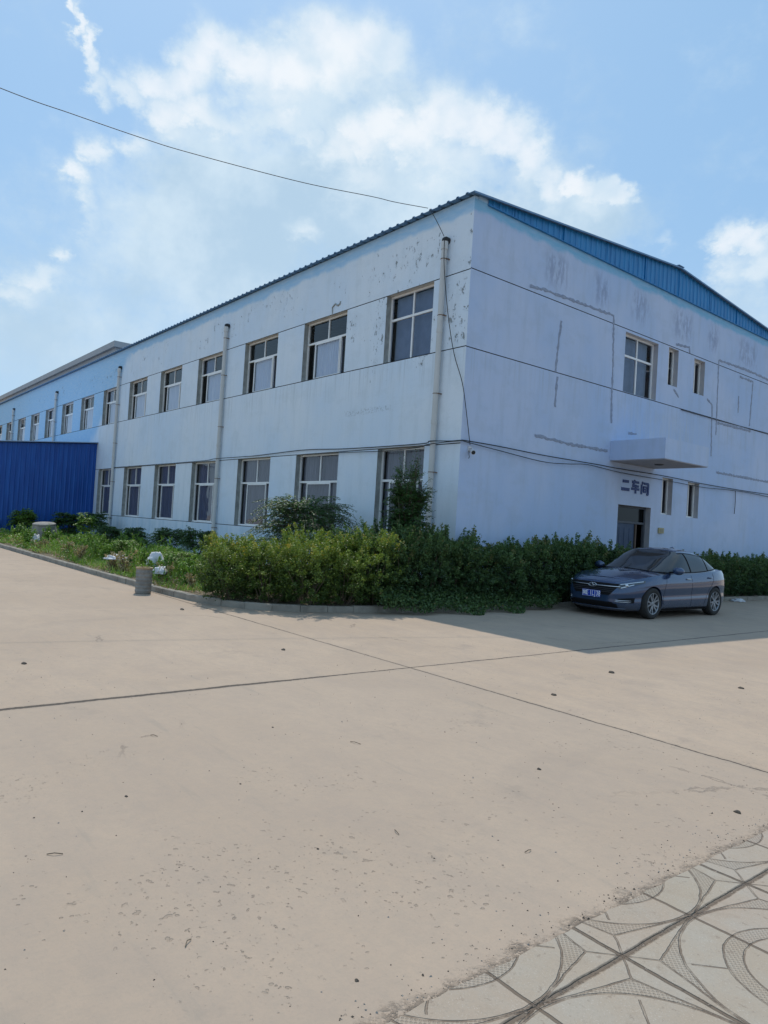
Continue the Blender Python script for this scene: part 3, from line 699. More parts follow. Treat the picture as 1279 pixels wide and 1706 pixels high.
# ------------------------------------------------------------------ blue shed against the wall
sh = empty('metal_shed', (-25.5, 0, 0), 0, 'saturated blue corrugated metal shed leaning on the far part of the long wall', 'shed')
mb = MB(); pts = []; y = 0.0
while y > -5.6:
    for du, dd in ((0, 0), (.10, 0), (.12, .022), (.16, .022), (.18, 0)): pts.append((y - du, dd))
    y -= .205
zs_ = lambda y: 4.82 + y * .10
mb.grid([[(dd, yy - .01, .0), (dd, yy - .01, zs_(yy))] for yy, dd in pts], M_blue)
mb.box(-16, -.1, -5.72, -5.67, 0, 4.24, M_blue); mb.box(-16.05, -16, -5.66, -.01, 0, 4.24, M_blue)
mb.build('wall', sh)
mb = MB(); mb.add([(-16.1, .0 - .01, 4.86), (.16, -.01, 4.86), (.16, -5.85, 4.27), (-16.1, -5.85, 4.27), (-16.1, -.01, 4.90), (.16, -.01, 4.90), (.16, -5.85, 4.31), (-16.1, -5.85, 4.31)],
                  [(3, 2, 1, 0), (4, 5, 6, 7), (0, 1, 5, 4), (1, 2, 6, 5), (2, 3, 7, 6), (3, 0, 4, 7)], mat('shed_roof', (.30, .42, .60), .5)[0])
mb.build('roof', sh)
# ------------------------------------------------------------------ parked car (built along +x = nose, +y = its left side)
def metal_paint():
    m, nt, b = mat('car_paint', (.04, .06, .10), .35, metal=.35, coat=1.0)
    v = objco(nt); fl = nnoise(nt, v, 900, 1)
    c = nmix(nt, fl.ss(.4, .7), (.026, .055, .125), (.042, .080, .165))
    x, y, z = nsep(nt, v)
    dust = (z.ss(.5, .15) * .25 + .03) * nnoise(nt, v, 5, 5, .6).ss(.2, .7)      # road dust thicker low down
    c = nmix(nt, dust, c, (.16, .145, .125))
    nt.links.new(c, b.inputs['Base Color'])
    nt.links.new((dust * .5 + .20).k, b.inputs['Roughness']); return m
M_car = metal_paint()
M_cblk = mat('black_trim', (.010, .010, .012), .7, spec=.15)[0]
M_cgls = mat('car_glass', (.018, .022, .026), .05, spec=.7)[0]
M_wsh = mat('windscreen_glass', (.030, .029, .030), .06, spec=.7)[0]
M_chr = mat('chrome', (.62, .64, .68), .18, metal=1.0)[0]
M_rim = mat('rim_alloy', (.30, .32, .35), .35, metal=.7)[0]
M_tyre = noisy('tyre_rubber', (.018, .018, .018), (.03, .028, .026), 20, .85)
M_plate = mat('plate_blue', (.006, .045, .42), .4)[0]
M_ptxt = mat('plate_text', (.85, .87, .9), .5)[0]
M_lamp = mat('headlamp_lens', (.62, .66, .72), .15, metal=.3, coat=1)[0]
M_ldrk = mat('headlamp_dark', (.04, .045, .05), .2, coat=1)[0]
M_red = mat('tail_red', (.30, .012, .012), .2, coat=1)[0]
M_amb = mat('seat_grey', (.10, .09, .085), .8)[0]
def interp(x, T):
    if x <= T[0][0]: return T[0][1]
    if x >= T[-1][0]: return T[-1][1]
    n = len(T); dl = [(T[i + 1][1] - T[i][1]) / (T[i + 1][0] - T[i][0]) for i in range(n - 1)]
    def tg(i):      # monotone cubic slopes
        if i == 0: return dl[0]
        if i == n - 1: return dl[-1]
        if dl[i - 1] * dl[i] <= 0: return 0.0
        return 2 * dl[i - 1] * dl[i] / (dl[i - 1] + dl[i])
    for i in range(n - 1):
        (a, va), (b_, vb) = T[i], T[i + 1]
        if a <= x <= b_:
            h = b_ - a; t = (x - a) / h; t2, t3 = t * t, t * t * t
            return va * (2 * t3 - 3 * t2 + 1) + tg(i) * h * (t3 - 2 * t2 + t) + vb * (3 * t2 - 2 * t3) + tg(i + 1) * h * (t3 - t2)
HW = .912
zedge = lambda x: interp(x, [(-2.3, .98), (-2.0, 1.03), (-1.4, 1.015), (-.6, .975), (.2, .945), (.9, .925), (1.3, .895), (1.8, .82), (2.1, .755), (2.3, .70)])
Lf = lambda z: interp(z, [(.14, 2.10), (.22, 2.22), (.32, 2.285), (.50, 2.285), (.60, 2.265), (.68, 2.235), (.80, 2.13), (.95, 2.0)])
Lr = lambda z: interp(z, [(.14, 2.10), (.25, 2.24), (.45, 2.30), (.62, 2.29), (.8, 2.25), (.95, 2.22), (1.05, 2.16)])
def Wz(z, x):
    zn = (z - .16) / (zedge(x) - .16)
    wv = interp(zn, [(0, .90), (.06, .955), (.2, .985), (.4, .995), (.62, 1.0), (.74, .992), (.80, 1.0), (.9, .975), (1.0, .93)])
    crease = interp(zn, [(.30, 0), (.42, -.012), (.56, .0), (.70, .010), (.76, .012), (.82, -.004), (1, 0)])
    tp = 1 - .105 * max(0, (x - 1.1) / 1.2) ** 2 - .09 * max(0, (-x - 1.2) / 1.1) ** 2
    return (HW * wv + crease) * tp
def body_pt(u, z):
    """u in (-pi, pi], 0 = nose"""
    c, s = math.cos(u), math.sin(u); n = 2 / 5.2
    L_ = Lf(z) if c >= 0 else Lr(z)
    x = L_ * math.copysign(abs(c) ** n, c); yy = math.copysign(abs(s) ** n, s)
    return Vector((x, yy * Wz(z, x), z))
def side_y(x, z):
    L_ = Lf(z) if x >= 0 else Lr(z); q = min(1, abs(x) / L_)
    return Wz(z, x) * (1 - q ** 5.2) ** (1 / 5.2)
def front_x(y, z):
    x = Lf(z)
    for _ in range(6): x = Lf(z) * (max(0, 1 - min(1, abs(y) / Wz(z, x)) ** 5.2)) ** (1 / 5.2)
    return x
def crown(x): return interp(x, [(-2.3, .02), (-1.9, .05), (-1, .08), (.9, .085), (1.5, .075), (2.0, .045), (2.3, .015)])
car = empty('parked_car', (2.285, 4.155, 0), R(-90), 'dark grey blue saloon car parked in the shade with its nose in the hedge', 'car')
NU, NV = 320, 30
def uq(i):   # distribute so that corners get enough points
    k = 2 * math.pi * i / NU - math.pi
    return k + .0
body = MB(); rows = []
us_c = sorted({round(math.copysign(math.pi / 2 * (1 - math.cos(t)) if False else t, t), 5) for t in [-math.pi + 2 * math.pi * i / NU for i in range(NU)]} |
              {round(s * (k + d), 5) for k in (0, math.pi / 2, math.pi) for d in [j * .004 for j in range(1, 8)] for s in (1, -1)} |
              {round(s * (math.pi / 2 - j * .004), 5) for j in range(1, 8) for s in (1, -1)} | {round(s * (math.pi - j * .004), 5) for j in range(1, 8) for s in (1, -1)})
us_c = [u for u in us_c if -math.pi <= u < math.pi]
for u in us_c:
    # find top edge consistently
    ze = .9
    for _ in range(8): ze = zedge(body_pt(u, ze).x)
    row = [body_pt(u, .16 + (ze - .16) * j / NV) for j in range(NV + 1)]
    e = row[-1]
    for j in range(1, 11):
        t = j / 10
        row.append(Vector((e.x - (.03 * t if e.x > 2 else 0), e.y * (1 - t), e.z + crown(e.x) * (1 - (1 - t) ** 2.3))))
    b0 = row[0]
    row = [Vector((b0.x, 0, .17)), Vector((b0.x, b0.y * .9, .15))] + row
    rows.append(row)
body.grid(rows, M_car, closed_u=True)
bo = body.build('body', car)
# close & cut the wheel wells
bm = bmesh.new(); bm.from_mesh(bo.data); bmesh.ops.remove_doubles(bm, verts=bm.verts, dist=.0008); bmesh.ops.recalc_face_normals(bm, faces=bm.faces); bm.to_mesh(bo.data); bm.free()
AX = (1.385, -1.285)
for ax in AX:
    for s in (1, -1):
        cb = MB(); cb.lathe([(.362, -.28), (.362, .2)], M_cblk, 48, Matrix.Translation((ax, s * .84, .325)) @ Matrix.Rotation(R(90), 4, 'X'), cap=True)
        co = cb.build('cutter'); bm = bmesh.new(); bm.from_mesh(co.data); bmesh.ops.recalc_face_normals(bm, faces=bm.faces); bm.to_mesh(co.data); bm.free()
        co.parent = car
        md = bo.modifiers.new('b', 'BOOLEAN'); md.operation = 'DIFFERENCE'; md.object = co; md.solver = 'EXACT'
bpy.context.view_layer.update()
dg = bpy.context.evaluated_depsgraph_get(); me = bpy.data.meshes.new_from_object(bo.evaluated_get(dg))
bo.modifiers.clear(); bo.data = me
for o in [o for o in bpy.data.objects if o.name.startswith('cutter')]: bpy.data.objects.remove(o)
smooth_by_angle(bo, 40)

# greenhouse
GN = 4.2
def gh(v):   # v 0 belt .. 1 roof edge
    zf = .90 + (1.432 - .90) * v
    xf = interp(v, [(0, 1.12), (.15, .98), (.5, .60), (.8, .27), (1, .02)]); xr = interp(v, [(0, -1.98), (.2, -1.86), (.5, -1.54), (.8, -1.20), (1, -.86)])
    W_ = interp(v, [(0, .86), (.15, .848), (.5, .775), (.8, .685), (1, .585)])
    return zf, xf, xr, W_
def gh_pt(u, v):
    zf, xf, xr, W_ = gh(v); xc = (xf + xr) / 2; L_ = (xf - xr) / 2; c, s = math.cos(u), math.sin(u); n = 2 / GN
    # the sides narrow a little forwards and aft
    x = xc + L_ * math.copysign(abs(c) ** n, c); return Vector((x, math.copysign(abs(s) ** n, s) * W_, zf))
def gh_side(x, v):
    zf, xf, xr, W_ = gh(v); xc = (xf + xr) / 2; L_ = (xf - xr) / 2; q = min(1, abs((x - xc) / L_)); return W_ * (1 - q ** GN) ** (1 / GN)
def gh_end(y, v, front=True):
    zf, xf, xr, W_ = gh(v); xc = (xf + xr) / 2; L_ = (xf - xr) / 2; q = min(1, abs(y / W_)); d_ = L_ * (1 - q ** GN) ** (1 / GN); return xc + d_ if front else xc - d_
g_ = MB(); rows = []
for u in us_c:
    row = [gh_pt(u, j / 28) for j in range(29)]; e = row[-1]
    zf, xf, xr, W_ = gh(1); xc = (xf + xr) / 2
    for j in range(1, 9):
        t = j / 8; row.append(Vector((xc + (e.x - xc) * (1 - t), e.y * (1 - t), e.z + .070 * (1 - (1 - t) ** 2.2))))
    rows.append(row)
g_.grid(rows, M_car, closed_u=True)
cab = g_.build('cabin', car); smooth_by_angle(cab, 50)
def vz(z): return (z - .90) / .532
def patch_side(x0, x1, zlo, zhi, off, m, s=1, n=24, mb=None):
    mb = mb or MB(); P = []
    for i in range(n + 1):
        x = x0 + (x1 - x0) * i / n; a, b_ = zlo(x), zhi(x); b_ = max(b_, a + .002)
        P.append([(x, s * (gh_side(x, vz(z)) + off), z + off * .5) for z in [a + (b_ - a) * j / 8 for j in range(9)]])
    mb.grid(P, m, flip=(s > 0)); return mb
ZLO = lambda x: interp(x, [(-1.6, 1.075), (-1.3, 1.05), (-.6, .995), (.3, .968), (.9, .955)])
ZHI = lambda x: interp(x, [(-1.55, 1.075), (-1.30, 1.20), (-1.0, 1.315), (-.6, 1.385), (-.2, 1.405), (.05, 1.385), (.3, 1.275), (.6, 1.10), (.86, .965)])
for s in (1, -1):
    patch_side(-1.56, .86, ZLO, ZHI, .004, M_cblk, s, 60).build('window_trim', car, smooth=True)
    i_ = .022
    for a, b_ in ((-.14, .72), (-.93, -.20), (-1.40, -.985)):
        patch_side(a, b_, lambda x: ZLO(x) + .012, lambda x: ZHI(x) - i_, .009, M_cgls, s, 30).build('side_window', car, smooth=True)
    t = MB(); t.tube([(x, s * (gh_side(x, vz(ZLO(x))) + .006), ZLO(x)) for x in [-1.5 + .1 * k for k in range(24)]], .006, M_cblk, 5); t.build('window_strip', car, smooth=True)
    # mirror
    mr = MB(); Mm = Matrix.Translation((.60, s * .985, 1.02)) @ Matrix.Diagonal((.085, .13, .085, 1))
    prof = [(math.sin(k * math.pi / 12), -math.cos(k * math.pi / 12)) for k in range(13)]
    mr.lathe(prof, M_car, 20, Mm); mr.build('mirror', car, smooth=True)
    mr = MB(); mr.box(.57, .63, min(s * .80, s * .95), max(s * .80, s * .95), .965, 1.0, M_cblk); mr.build('mirror_arm', car)
    # door handles
    for hx, hz in ((-.02, .845), (-.98, .875)):
        h = MB(); yb = side_y(hx, hz); h.tube([(hx - .09, s * (yb - .0), hz), (hx - .07, s * (yb + .028), hz), (hx + .07, s * (yb + .028), hz), (hx + .09, s * yb, hz)], .013, M_chr if hx > -.5 else M_car, 8); h.build('door_handle', car, smooth=True)
    # door gaps
    for pts_ in ([(.98, .30), (.99, .45), (.97, .65), (.88, .84), (.84, .93)], [(-.17, .24), (-.17, .5), (-.16, .8), (-.17, .955)], [(-.98, .62), (-.90, .50), (-.80, .36), (-.76, .24)], [(-.98, .62), (-1.12, .78), (-1.16, .9), (-1.15, .99)], [(.98, .24), (.4, .225), (-.4, .225), (-.78, .235)]):
        P = []
        for (a, b_), (c, d_) in zip(pts_, pts_[1:]):
            for k in range(5): q = k / 5; xx, zz = a + (c - a) * q, b_ + (d_ - b_) * q; P.append((xx, s * (side_y(xx, zz) + .0005), zz))
        t = MB(); t.tube(P, .0035, M_cblk, 4); t.build('door_gap', car)
    # sill moulding
    t = MB(); t.grid([[(x, s * (side_y(x, z) + .006), z) for z in (.165, .19, .215)] for x in [-.9 + k * .1 for k in range(20)]], M_cblk, flip=(s > 0)); t.build('sill_trim', car, smooth=True)
def patch_end(y0, y1, z0f, z1f, off, m, front=True, n=24, nz=8, mb=None):
    mb = mb or MB(); P = []
    for i in range(n + 1):
        y = y0 + (y1 - y0) * i / n; a, b_ = z0f(y), z1f(y)
        P.append([(gh_end(y, vz(z), front) + (off if front else -off), y, z + off * .6) for z in [a + (b_ - a) * j / nz for j in range(nz + 1)]])
    mb.grid(P, m, flip=not front); return mb
ws = MB(); P = []
for i in range(33):
    t = math.sin((-1 + i / 16) * 1.5708); row = []
    for j in range(13):
        v = .14 + (.965 - .14) * j / 12; W_ = gh(v)[3] * .915; y = t * W_
        row.append((gh_end(y, v) + .012, y, gh(v)[0] + .008 + .02 * (1 - t * t) * (j == 12)))
    P.append(row)
ws.grid(P, M_wsh); wso = ws.build('windscreen', car, smooth=True)
ws = MB(); P = []
for i in range(33):
    t = -1 + i / 16; row = []
    for j in range(13):
        v = .34 + (.94 - .34) * j / 12; W_ = gh(v)[3] * .88; y = t * W_; row.append((gh_end(y, v, False) - .006, y, gh(v)[0] + .006))
    P.append(row)
ws.grid(P, M_cgls, flip=True); ws.build('rear_window', car, smooth=True)
# wiper cowl, wipers, roof panel
t = MB(); P = []
for i in range(25):
    y = -.78 + 1.56 * i / 24; xb = gh_end(y * .97, .14); P.append([(xb + .012, y, 1.0 - .05 * abs(y) ** 2 - .01), (xb + .10, y * 1.02, .985 - .045 * abs(y) ** 2 - .018)])
t.grid(P, M_cblk); t.build('wiper_cowl', car)
for a, b_ in (((1.02, .55, .985), (.98, -.10, 1.02)), ((1.04, -.10, .995), (.96, -.66, .995))):
    t = MB(); t.tube([a, b_], .009, M_cblk, 5); t.build('wiper', car)
t = MB(); t.tube([(-.80, 0, 1.485), (-.90, 0, 1.515), (-.98, 0, 1.47)], [.03, .02, .01], M_car, 8); t.build('antenna_fin', car, smooth=True)
# front: grille, lower intake, lamps
def fpatch(y0, y1, za, zb, off, m, n=24, nz=6, mb=None):
    mb = mb or MB(); P = []
    for i in range(n + 1):
        y = y0 + (y1 - y0) * i / n; a, b_ = za(y), zb(y)
        P.append([(front_x(y, z) + off, y, z) for z in [a + (b_ - a) * j / nz for j in range(nz + 1)]])
    mb.grid(P, m); return mb
fpatch(-.60, .60, lambda y: .70 - .235 * (1 if abs(y) < .42 else max(0, (.60 - abs(y)) / .18)), lambda y: .704 + .006, .006, M_cblk).build('grille', car)
t = MB(); t.tube([(front_x(y, .645) + .014, y, .645 + .012 * abs(y)) for y in [-.60 + .05 * k for k in range(25)]], .012, M_chr, 6); t.build('grille_bar', car, smooth=True)
for k in range(3):
    zz = .60 - k * .035; wq_ = .52 - k * .03
    t = MB(); t.tube([(front_x(y, zz) + .010, y, zz) for y in [-wq_ + wq_ * 2 * j / 16 for j in range(17)]], .004, mat('grille_slat', (.05, .05, .055), .4)[0], 4); t.build('grille_slat', car)
fpatch(-.56, .56, lambda y: .215, lambda y: .33 - .03 * (abs(y) > .5), .006, M_cblk).build('lower_intake', car)
t = MB(); t.tube([(front_x(y, .20) + .012, y, .20) for y in [-.66 + .06 * k for k in range(23)]], .012, M_car, 6); t.build('bumper_lip', car, smooth=True)
for s in (1, -1):
    mbf = MB(); P = []
    for i in range(13):
        y = s * (.58 + .20 * i / 12); P.append([(front_x(y, z) + .006, y, z) for z in (.33, .37, .41 + .03 * i / 12)])
    mbf.grid(P, M_cblk, flip=s < 0); fg = mbf.build('fog_vent', car)
    for zz in (.345, .375):
        t = MB(); t.tube([(front_x(s * y, zz) + .012, s * y, zz) for y in (.52, .6, .68, .75)], .008, M_chr, 6); t.build('chrome_strip', car, smooth=True)
    # headlamp wraps from the grille end round the corner
    def bp(a, z):  # a: 0 at y=.60 front, 1 on the wing
        u0_ = .0; 
        # angle of a point with |y|=.6 at the front, to x = 1.72 on the side
        ua, ub = UA, UB; return body_pt(s * (ua + (ub - ua) * a), z)
    def ang_y(y, z):
        lo, hi = 0.0, math.pi / 2 - .001
        for _ in range(30):
            mm = (lo + hi) / 2
            if body_pt(mm, z).y < y: lo = mm
            else: hi = mm
        return lo
    def ang_x(x, z):
        lo, hi = 0.0, math.pi / 2 - .001
        for _ in range(30):
            mm = (lo + hi) / 2
            if body_pt(mm, z).x > x: lo = mm
            else: hi = mm
        return lo
    UA, UB = ang_y(.56, .68), ang_x(1.66, .72)
    def lamp_patch(a0, a1, zl, zh, off, m, n=20):
        mb = MB(); P = []
        for i in range(n + 1):
            a = a0 + (a1 - a0) * i / n; row = []
            for j in range(6):
                z = zl(a) + (zh(a) - zl(a)) * j / 5; q = bp(a, z); nn = Vector((q.x - 1.2, q.y * 1.1, 0)).normalized(); row.append(q + nn * off)
            P.append(row)
        mb.grid(P, m, flip=s < 0); return mb
    ZL = lambda a: .600 + .150 * a; ZH = lambda a: .708 + .092 * a
    hl = lamp_patch(0, 1, ZL, ZH, .007, M_ldrk).build('headlight', car, smooth=True)
    lamp_patch(.06, .93, lambda a: ZH(a) - .020, lambda a: ZH(a) - .006, .011, M_lamp).build('light_strip', hl, smooth=True)
    lamp_patch(.10, .62, lambda a: ZL(a) + .008, lambda a: ZL(a) + .024, .011, M_lamp).build('light_strip', hl, smooth=True)
    q = bp(.33, .685); t = MB(); t.lathe([(.0, .012), (.02, .011), (.030, .004), (.036, .0), (.038, -.01)], M_chr, 16, Matrix.Translation(q + Vector((.012, s * .006, 0))) @ Matrix.Rotation(R(s * 22), 4, 'Z') @ Matrix.Rotation(R(90), 4, 'Y'))
    t.build('projector', hl, smooth=True)
    # tail light
    mbt = MB(); P = []
    for i in range(17):
        a = i / 16; x = -1.88 - .30 * a; P.append([(x, s * (side_y(x, z) + .008), z) for z in [(.84 + .04 * (1 - a)) + (.10 * a + .02) * j / 4 for j in range(5)]])
    mbt.grid(P, M_red, flip=s < 0); mbt.build('tail_light', car, smooth=True)
    mbt = MB(); P = []
    for i in range(9):
        y = s * (.45 + .33 * i / 8); P.append([(-Lr(z) * (1 - min(1, abs(y) / Wz(z, -2.1)) ** 5.2) ** (1 / 5.2) - .008, y, z) for z in (.85, .9, .95)])
    mbt.grid(P, M_red, flip=s > 0); mbt.build('tail_light', car, smooth=True)
# emblem: winged oval ring with a ridge in the middle
t = MB(); ex = front_x(0, .65) + .024
t.tube([(ex - .1 * (math.sin(q) * .5) ** 2 * 0, .098 * math.cos(q), .65 + .036 * math.sin(q)) for q in [k * math.pi / 16 for k in range(33)]], .008, M_chr, 6)
t.tube([(ex + .004, -.035, .626), (ex + .006, 0, .682), (ex + .004, .035, .626)], .008, M_chr, 6)
t.tube([(ex + .004, -.06, .65), (ex + .004, .06, .65)], .006, M_chr, 6)
t.build('emblem', car, smooth=True)
# number plate
pl = MB(); px_ = front_x(0, .45) + .014
pl.box(px_, px_ + .008, -.22, .22, .40, .54, M_plate); plo = pl.build('number_plate', car)
t = MB()
for a, b_, c, d_ in ((-.21, .21, .530, .534), (-.21, .21, .406, .410)): t.box(px_ + .0082, px_ + .0095, a, b_, c, d_, M_ptxt)
for a, b_ in ((-.214, -.210), (.210, .214)): t.box(px_ + .0082, px_ + .0095, a, b_, .406, .534, M_ptxt)
t.build('plate_border', plo)
def text(body_, size, M, m, name, parent, thick=.002, sx=1.0, off=.0):
    cu = bpy.data.curves.new('t', 'FONT'); cu.body = body_; cu.size = size; cu.extrude = thick; cu.offset = off; cu.align_x = 'CENTER'; cu.align_y = 'CENTER'
    to = bpy.data.objects.new('t', cu); COL.objects.link(to); bpy.context.view_layer.update()
    me = bpy.data.meshes.new_from_object(to.evaluated_get(bpy.context.evaluated_depsgraph_get())); bpy.data.objects.remove(to)
    me.transform(M @ Matrix.Diagonal((sx, 1, 1, 1))); me.materials.clear(); me.materials.append(m)
    o = bpy.data.objects.new(name, me); COL.objects.link(o); o.parent = parent; return o
# text faces +x, reading direction +y
MT = lambda y, z: Matrix(((0, 0, 1, px_ + .0095), (1, 0, 0, y), (0, 1, 0, z), (0, 0, 0, 1)))
text('冀', .095, MT(-.165, .468), M_ptxt, 'plate_text', plo, off=.001)
text('E', .14, MT(-.098, .470), M_ptxt, 'plate_text', plo, sx=.8, off=.0015)
for k, chh in enumerate('1LJ38'): text(chh, .14, MT(-.012 + k * .053, .470), M_ptxt, 'plate_text', plo, sx=.66, off=.0015)
t = MB(); t.lathe([(.0, 0), (.006, 0), (.006, .003)], M_ptxt, 8, Matrix(((0, 0, 1, px_ + .008), (1, 0, 0, -.058), (0, 1, 0, .47), (0, 0, 0, 1)))); t.build('plate_dot', plo)
# wheels
def make_wheel():
    wb = MB(); rot = Matrix.Rotation(R(-90), 4, 'X')           # axis along +y (outer side)
    wb.lathe([(.225, -.095), (.27, -.105), (.305, -.10), (.322, -.085), (.327, 0), (.322, .085), (.305, .10), (.27, .105), (.228, .098), (.222, .085)], M_tyre, 48, rot)
    wo_ = wb.build('wheel', car, smooth=True)
    rm = MB(); rm.lathe([(.226, .095), (.222, .100), (.212, .098), (.206, .085), (.200, .0), (.198, -.09)], M_rim, 48, rot)
    for k in range(5):
        for da in (-11, 11):
            a = R(90 + 72 * k + da); a2 = R(90 + 72 * k + da * .35); w1, w2 = .014, .020
            P0 = Vector((math.cos(a2), 0, math.sin(a2))) * .035; P1 = Vector((math.cos(a + R(da * .3)), 0, math.sin(a + R(da * .3)))) * .214
            tt = (P1 - P0).normalized(); nn = Vector((-tt.z, 0, tt.x)); y0, y1 = .070, .095
            vs = [P0 + nn * w2, P0 - nn * w2, P1 - nn * w1, P1 + nn * w1]
            V8 = [v + Vector((0, y1 - (.012 if i in (0, 1) else 0), 0)) for i, v in enumerate(vs)] + [v + Vector((0, y0, 0)) for v in vs]
            rm.add(V8, [(0, 1, 2, 3), (0, 4, 5, 1), (1, 5, 6, 2), (2, 6, 7, 3), (3, 7, 4, 0)], M_rim)
    rm.lathe([(.0, .092), (.034, .090), (.045, .08), (.045, .06)], M_rim, 20, rot)
    rm.build('rim', wo_)
    bk = MB(); bk.lathe([(.0, .03), (.20, .03)], M_blk, 32, rot); bk.build('wheel_back', wo_)
    dk = MB(); dk.lathe([(.05, .045), (.15, .045), (.15, .035)], mat('brake_disc', (.25, .25, .25), .4, metal=.8)[0], 32, rot); dk.build('brake_disc', wo_)
    return wo_
whl = make_wheel(); first = True
for ax in AX:
    for s in (1, -1):
        o = whl if first else copy_tree(whl, car); first = False
        o.location = (ax, s * .80, .327); o.rotation_euler = (0, R(18 if ax > 0 else 40), 0 if s > 0 else math.pi)
t = MB(); t.box(-2.0, 2.0, -.62, .62, .145, .165, M_blk); t.box(-.9, .95, -.80, .80, .15, .17, M_blk); t.build('underbody', car)

# ------------------------------------------------------------------ vegetation
def leaf_mat(name, c1, c2, c3=None, trans=.22):
    m = bpy.data.materials.new(name); m.use_nodes = True; nt = m.node_tree; nt.nodes.clear()
    at = nt.nodes.new('ShaderNodeAttribute'); at.attribute_name = 'tone'; t = S(nt, at.outputs['Fac'])
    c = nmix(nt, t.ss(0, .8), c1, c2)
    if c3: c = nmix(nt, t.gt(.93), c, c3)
    df = nt.nodes.new('ShaderNodeBsdfPrincipled'); df.inputs['Roughness'].default_value = .5; df.inputs['Specular IOR Level'].default_value = .35
    nt.links.new(c, df.inputs['Base Color'])
    tr = nt.nodes.new('ShaderNodeBsdfTranslucent'); hs = nt.nodes.new('ShaderNodeHueSaturation'); hs.inputs['Value'].default_value = 1.6; hs.inputs['Saturation'].default_value = 1.1
    nt.links.new(c, hs.inputs['Color']); nt.links.new(hs.outputs[0], tr.inputs[0])
    mx = nt.nodes.new('ShaderNodeMixShader'); mx.inputs[0].default_value = trans
    nt.links.new(df.outputs[0], mx.inputs[1]); nt.links.new(tr.outputs[0], mx.inputs[2])
    o = nt.nodes.new('ShaderNodeOutputMaterial'); nt.links.new(mx.outputs[0], o.inputs[0]); return m
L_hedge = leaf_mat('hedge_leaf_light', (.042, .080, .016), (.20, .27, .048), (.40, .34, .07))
L_shaded = leaf_mat('hedge_leaf_shaded', (.032, .070, .026), (.10, .165, .05), (.22, .20, .08))  # darker copy of the hedge leaf, building shade put into its colour
L_weed = leaf_mat('weed_leaf', (.085, .16, .03), (.20, .33, .06), (.30, .30, .12))
L_dry = leaf_mat('dry_grass', (.20, .17, .08), (.36, .30, .16), trans=.25)
L_bush = leaf_mat('bush_leaf', (.030, .075, .026), (.085, .165, .05), (.15, .23, .07))
M_stem = noisy('stem_brown', (.10, .075, .05), (.16, .13, .09), 10, .9)
rng = np.random.default_rng(7)
def leaf_quads(C, L, W, D=None, Nn=None, curl=.15):
    """diamond leaves with a fold; C centres, L lengths, W widths, D directions"""
    n = len(C)
    if D is None: D = rng.normal(size=(n, 3))
    D = D / (np.linalg.norm(D, axis=1, keepdims=True) + 1e-9)
    if Nn is None: Nn = rng.normal(size=(n, 3)) + np.array([0, 0, .8])
    Sd = np.cross(D, Nn); Sd /= (np.linalg.norm(Sd, axis=1, keepdims=True) + 1e-9); Up = np.cross(Sd, D)
    L = np.broadcast_to(L, (n,))[:, None]; W = np.broadcast_to(W, (n,))[:, None]
    a = C - D * L * .5; b = C + Sd * W * .5 + D * L * .05 + Up * W * curl; c = C + D * L * .5; d = C - Sd * W * .5 + D * L * .05 + Up * W * curl
    return np.stack([a, b, c, d], 1).reshape(-1, 3)
def leaf_obj(name, chunks, stems=None, parent=None, **k):
    """chunks: list of (verts (4n,3), tone (n,), material)"""
    me = bpy.data.meshes.new(name); V = np.concatenate([c[0] for c in chunks]); n = len(V) // 4
    tone = np.concatenate([c[1] for c in chunks]); mi = np.concatenate([np.full(len(c[1]), i) for i, c in enumerate(chunks)])
    nt_ = n * 2
    me.vertices.add(len(V)); me.vertices.foreach_set('co', V.astype(np.float32).ravel())
    idx = np.arange(n)[:, None] * 4; tri = np.concatenate([idx + np.array([[0, 1, 2]]), idx + np.array([[0, 2, 3]])], 1).reshape(-1)
    me.loops.add(nt_ * 3); me.loops.foreach_set('vertex_index', tri.astype(np.int32))
    me.polygons.add(nt_); me.polygons.foreach_set('loop_start', (np.arange(nt_) * 3).astype(np.int32)); 
    me.polygons.foreach_set('material_index', np.repeat(mi, 2).astype(np.int32))
    for c in chunks: me.materials.append(c[2])
    me.update(); at = me.attributes.new('tone', 'FLOAT', 'FACE'); at.data.foreach_set('value', np.repeat(tone, 2).astype(np.float32))
    me.validate(); o = bpy.data.objects.new(name, me); COL.objects.link(o)
    if parent: o.parent = parent
    tag(o, **k); return o
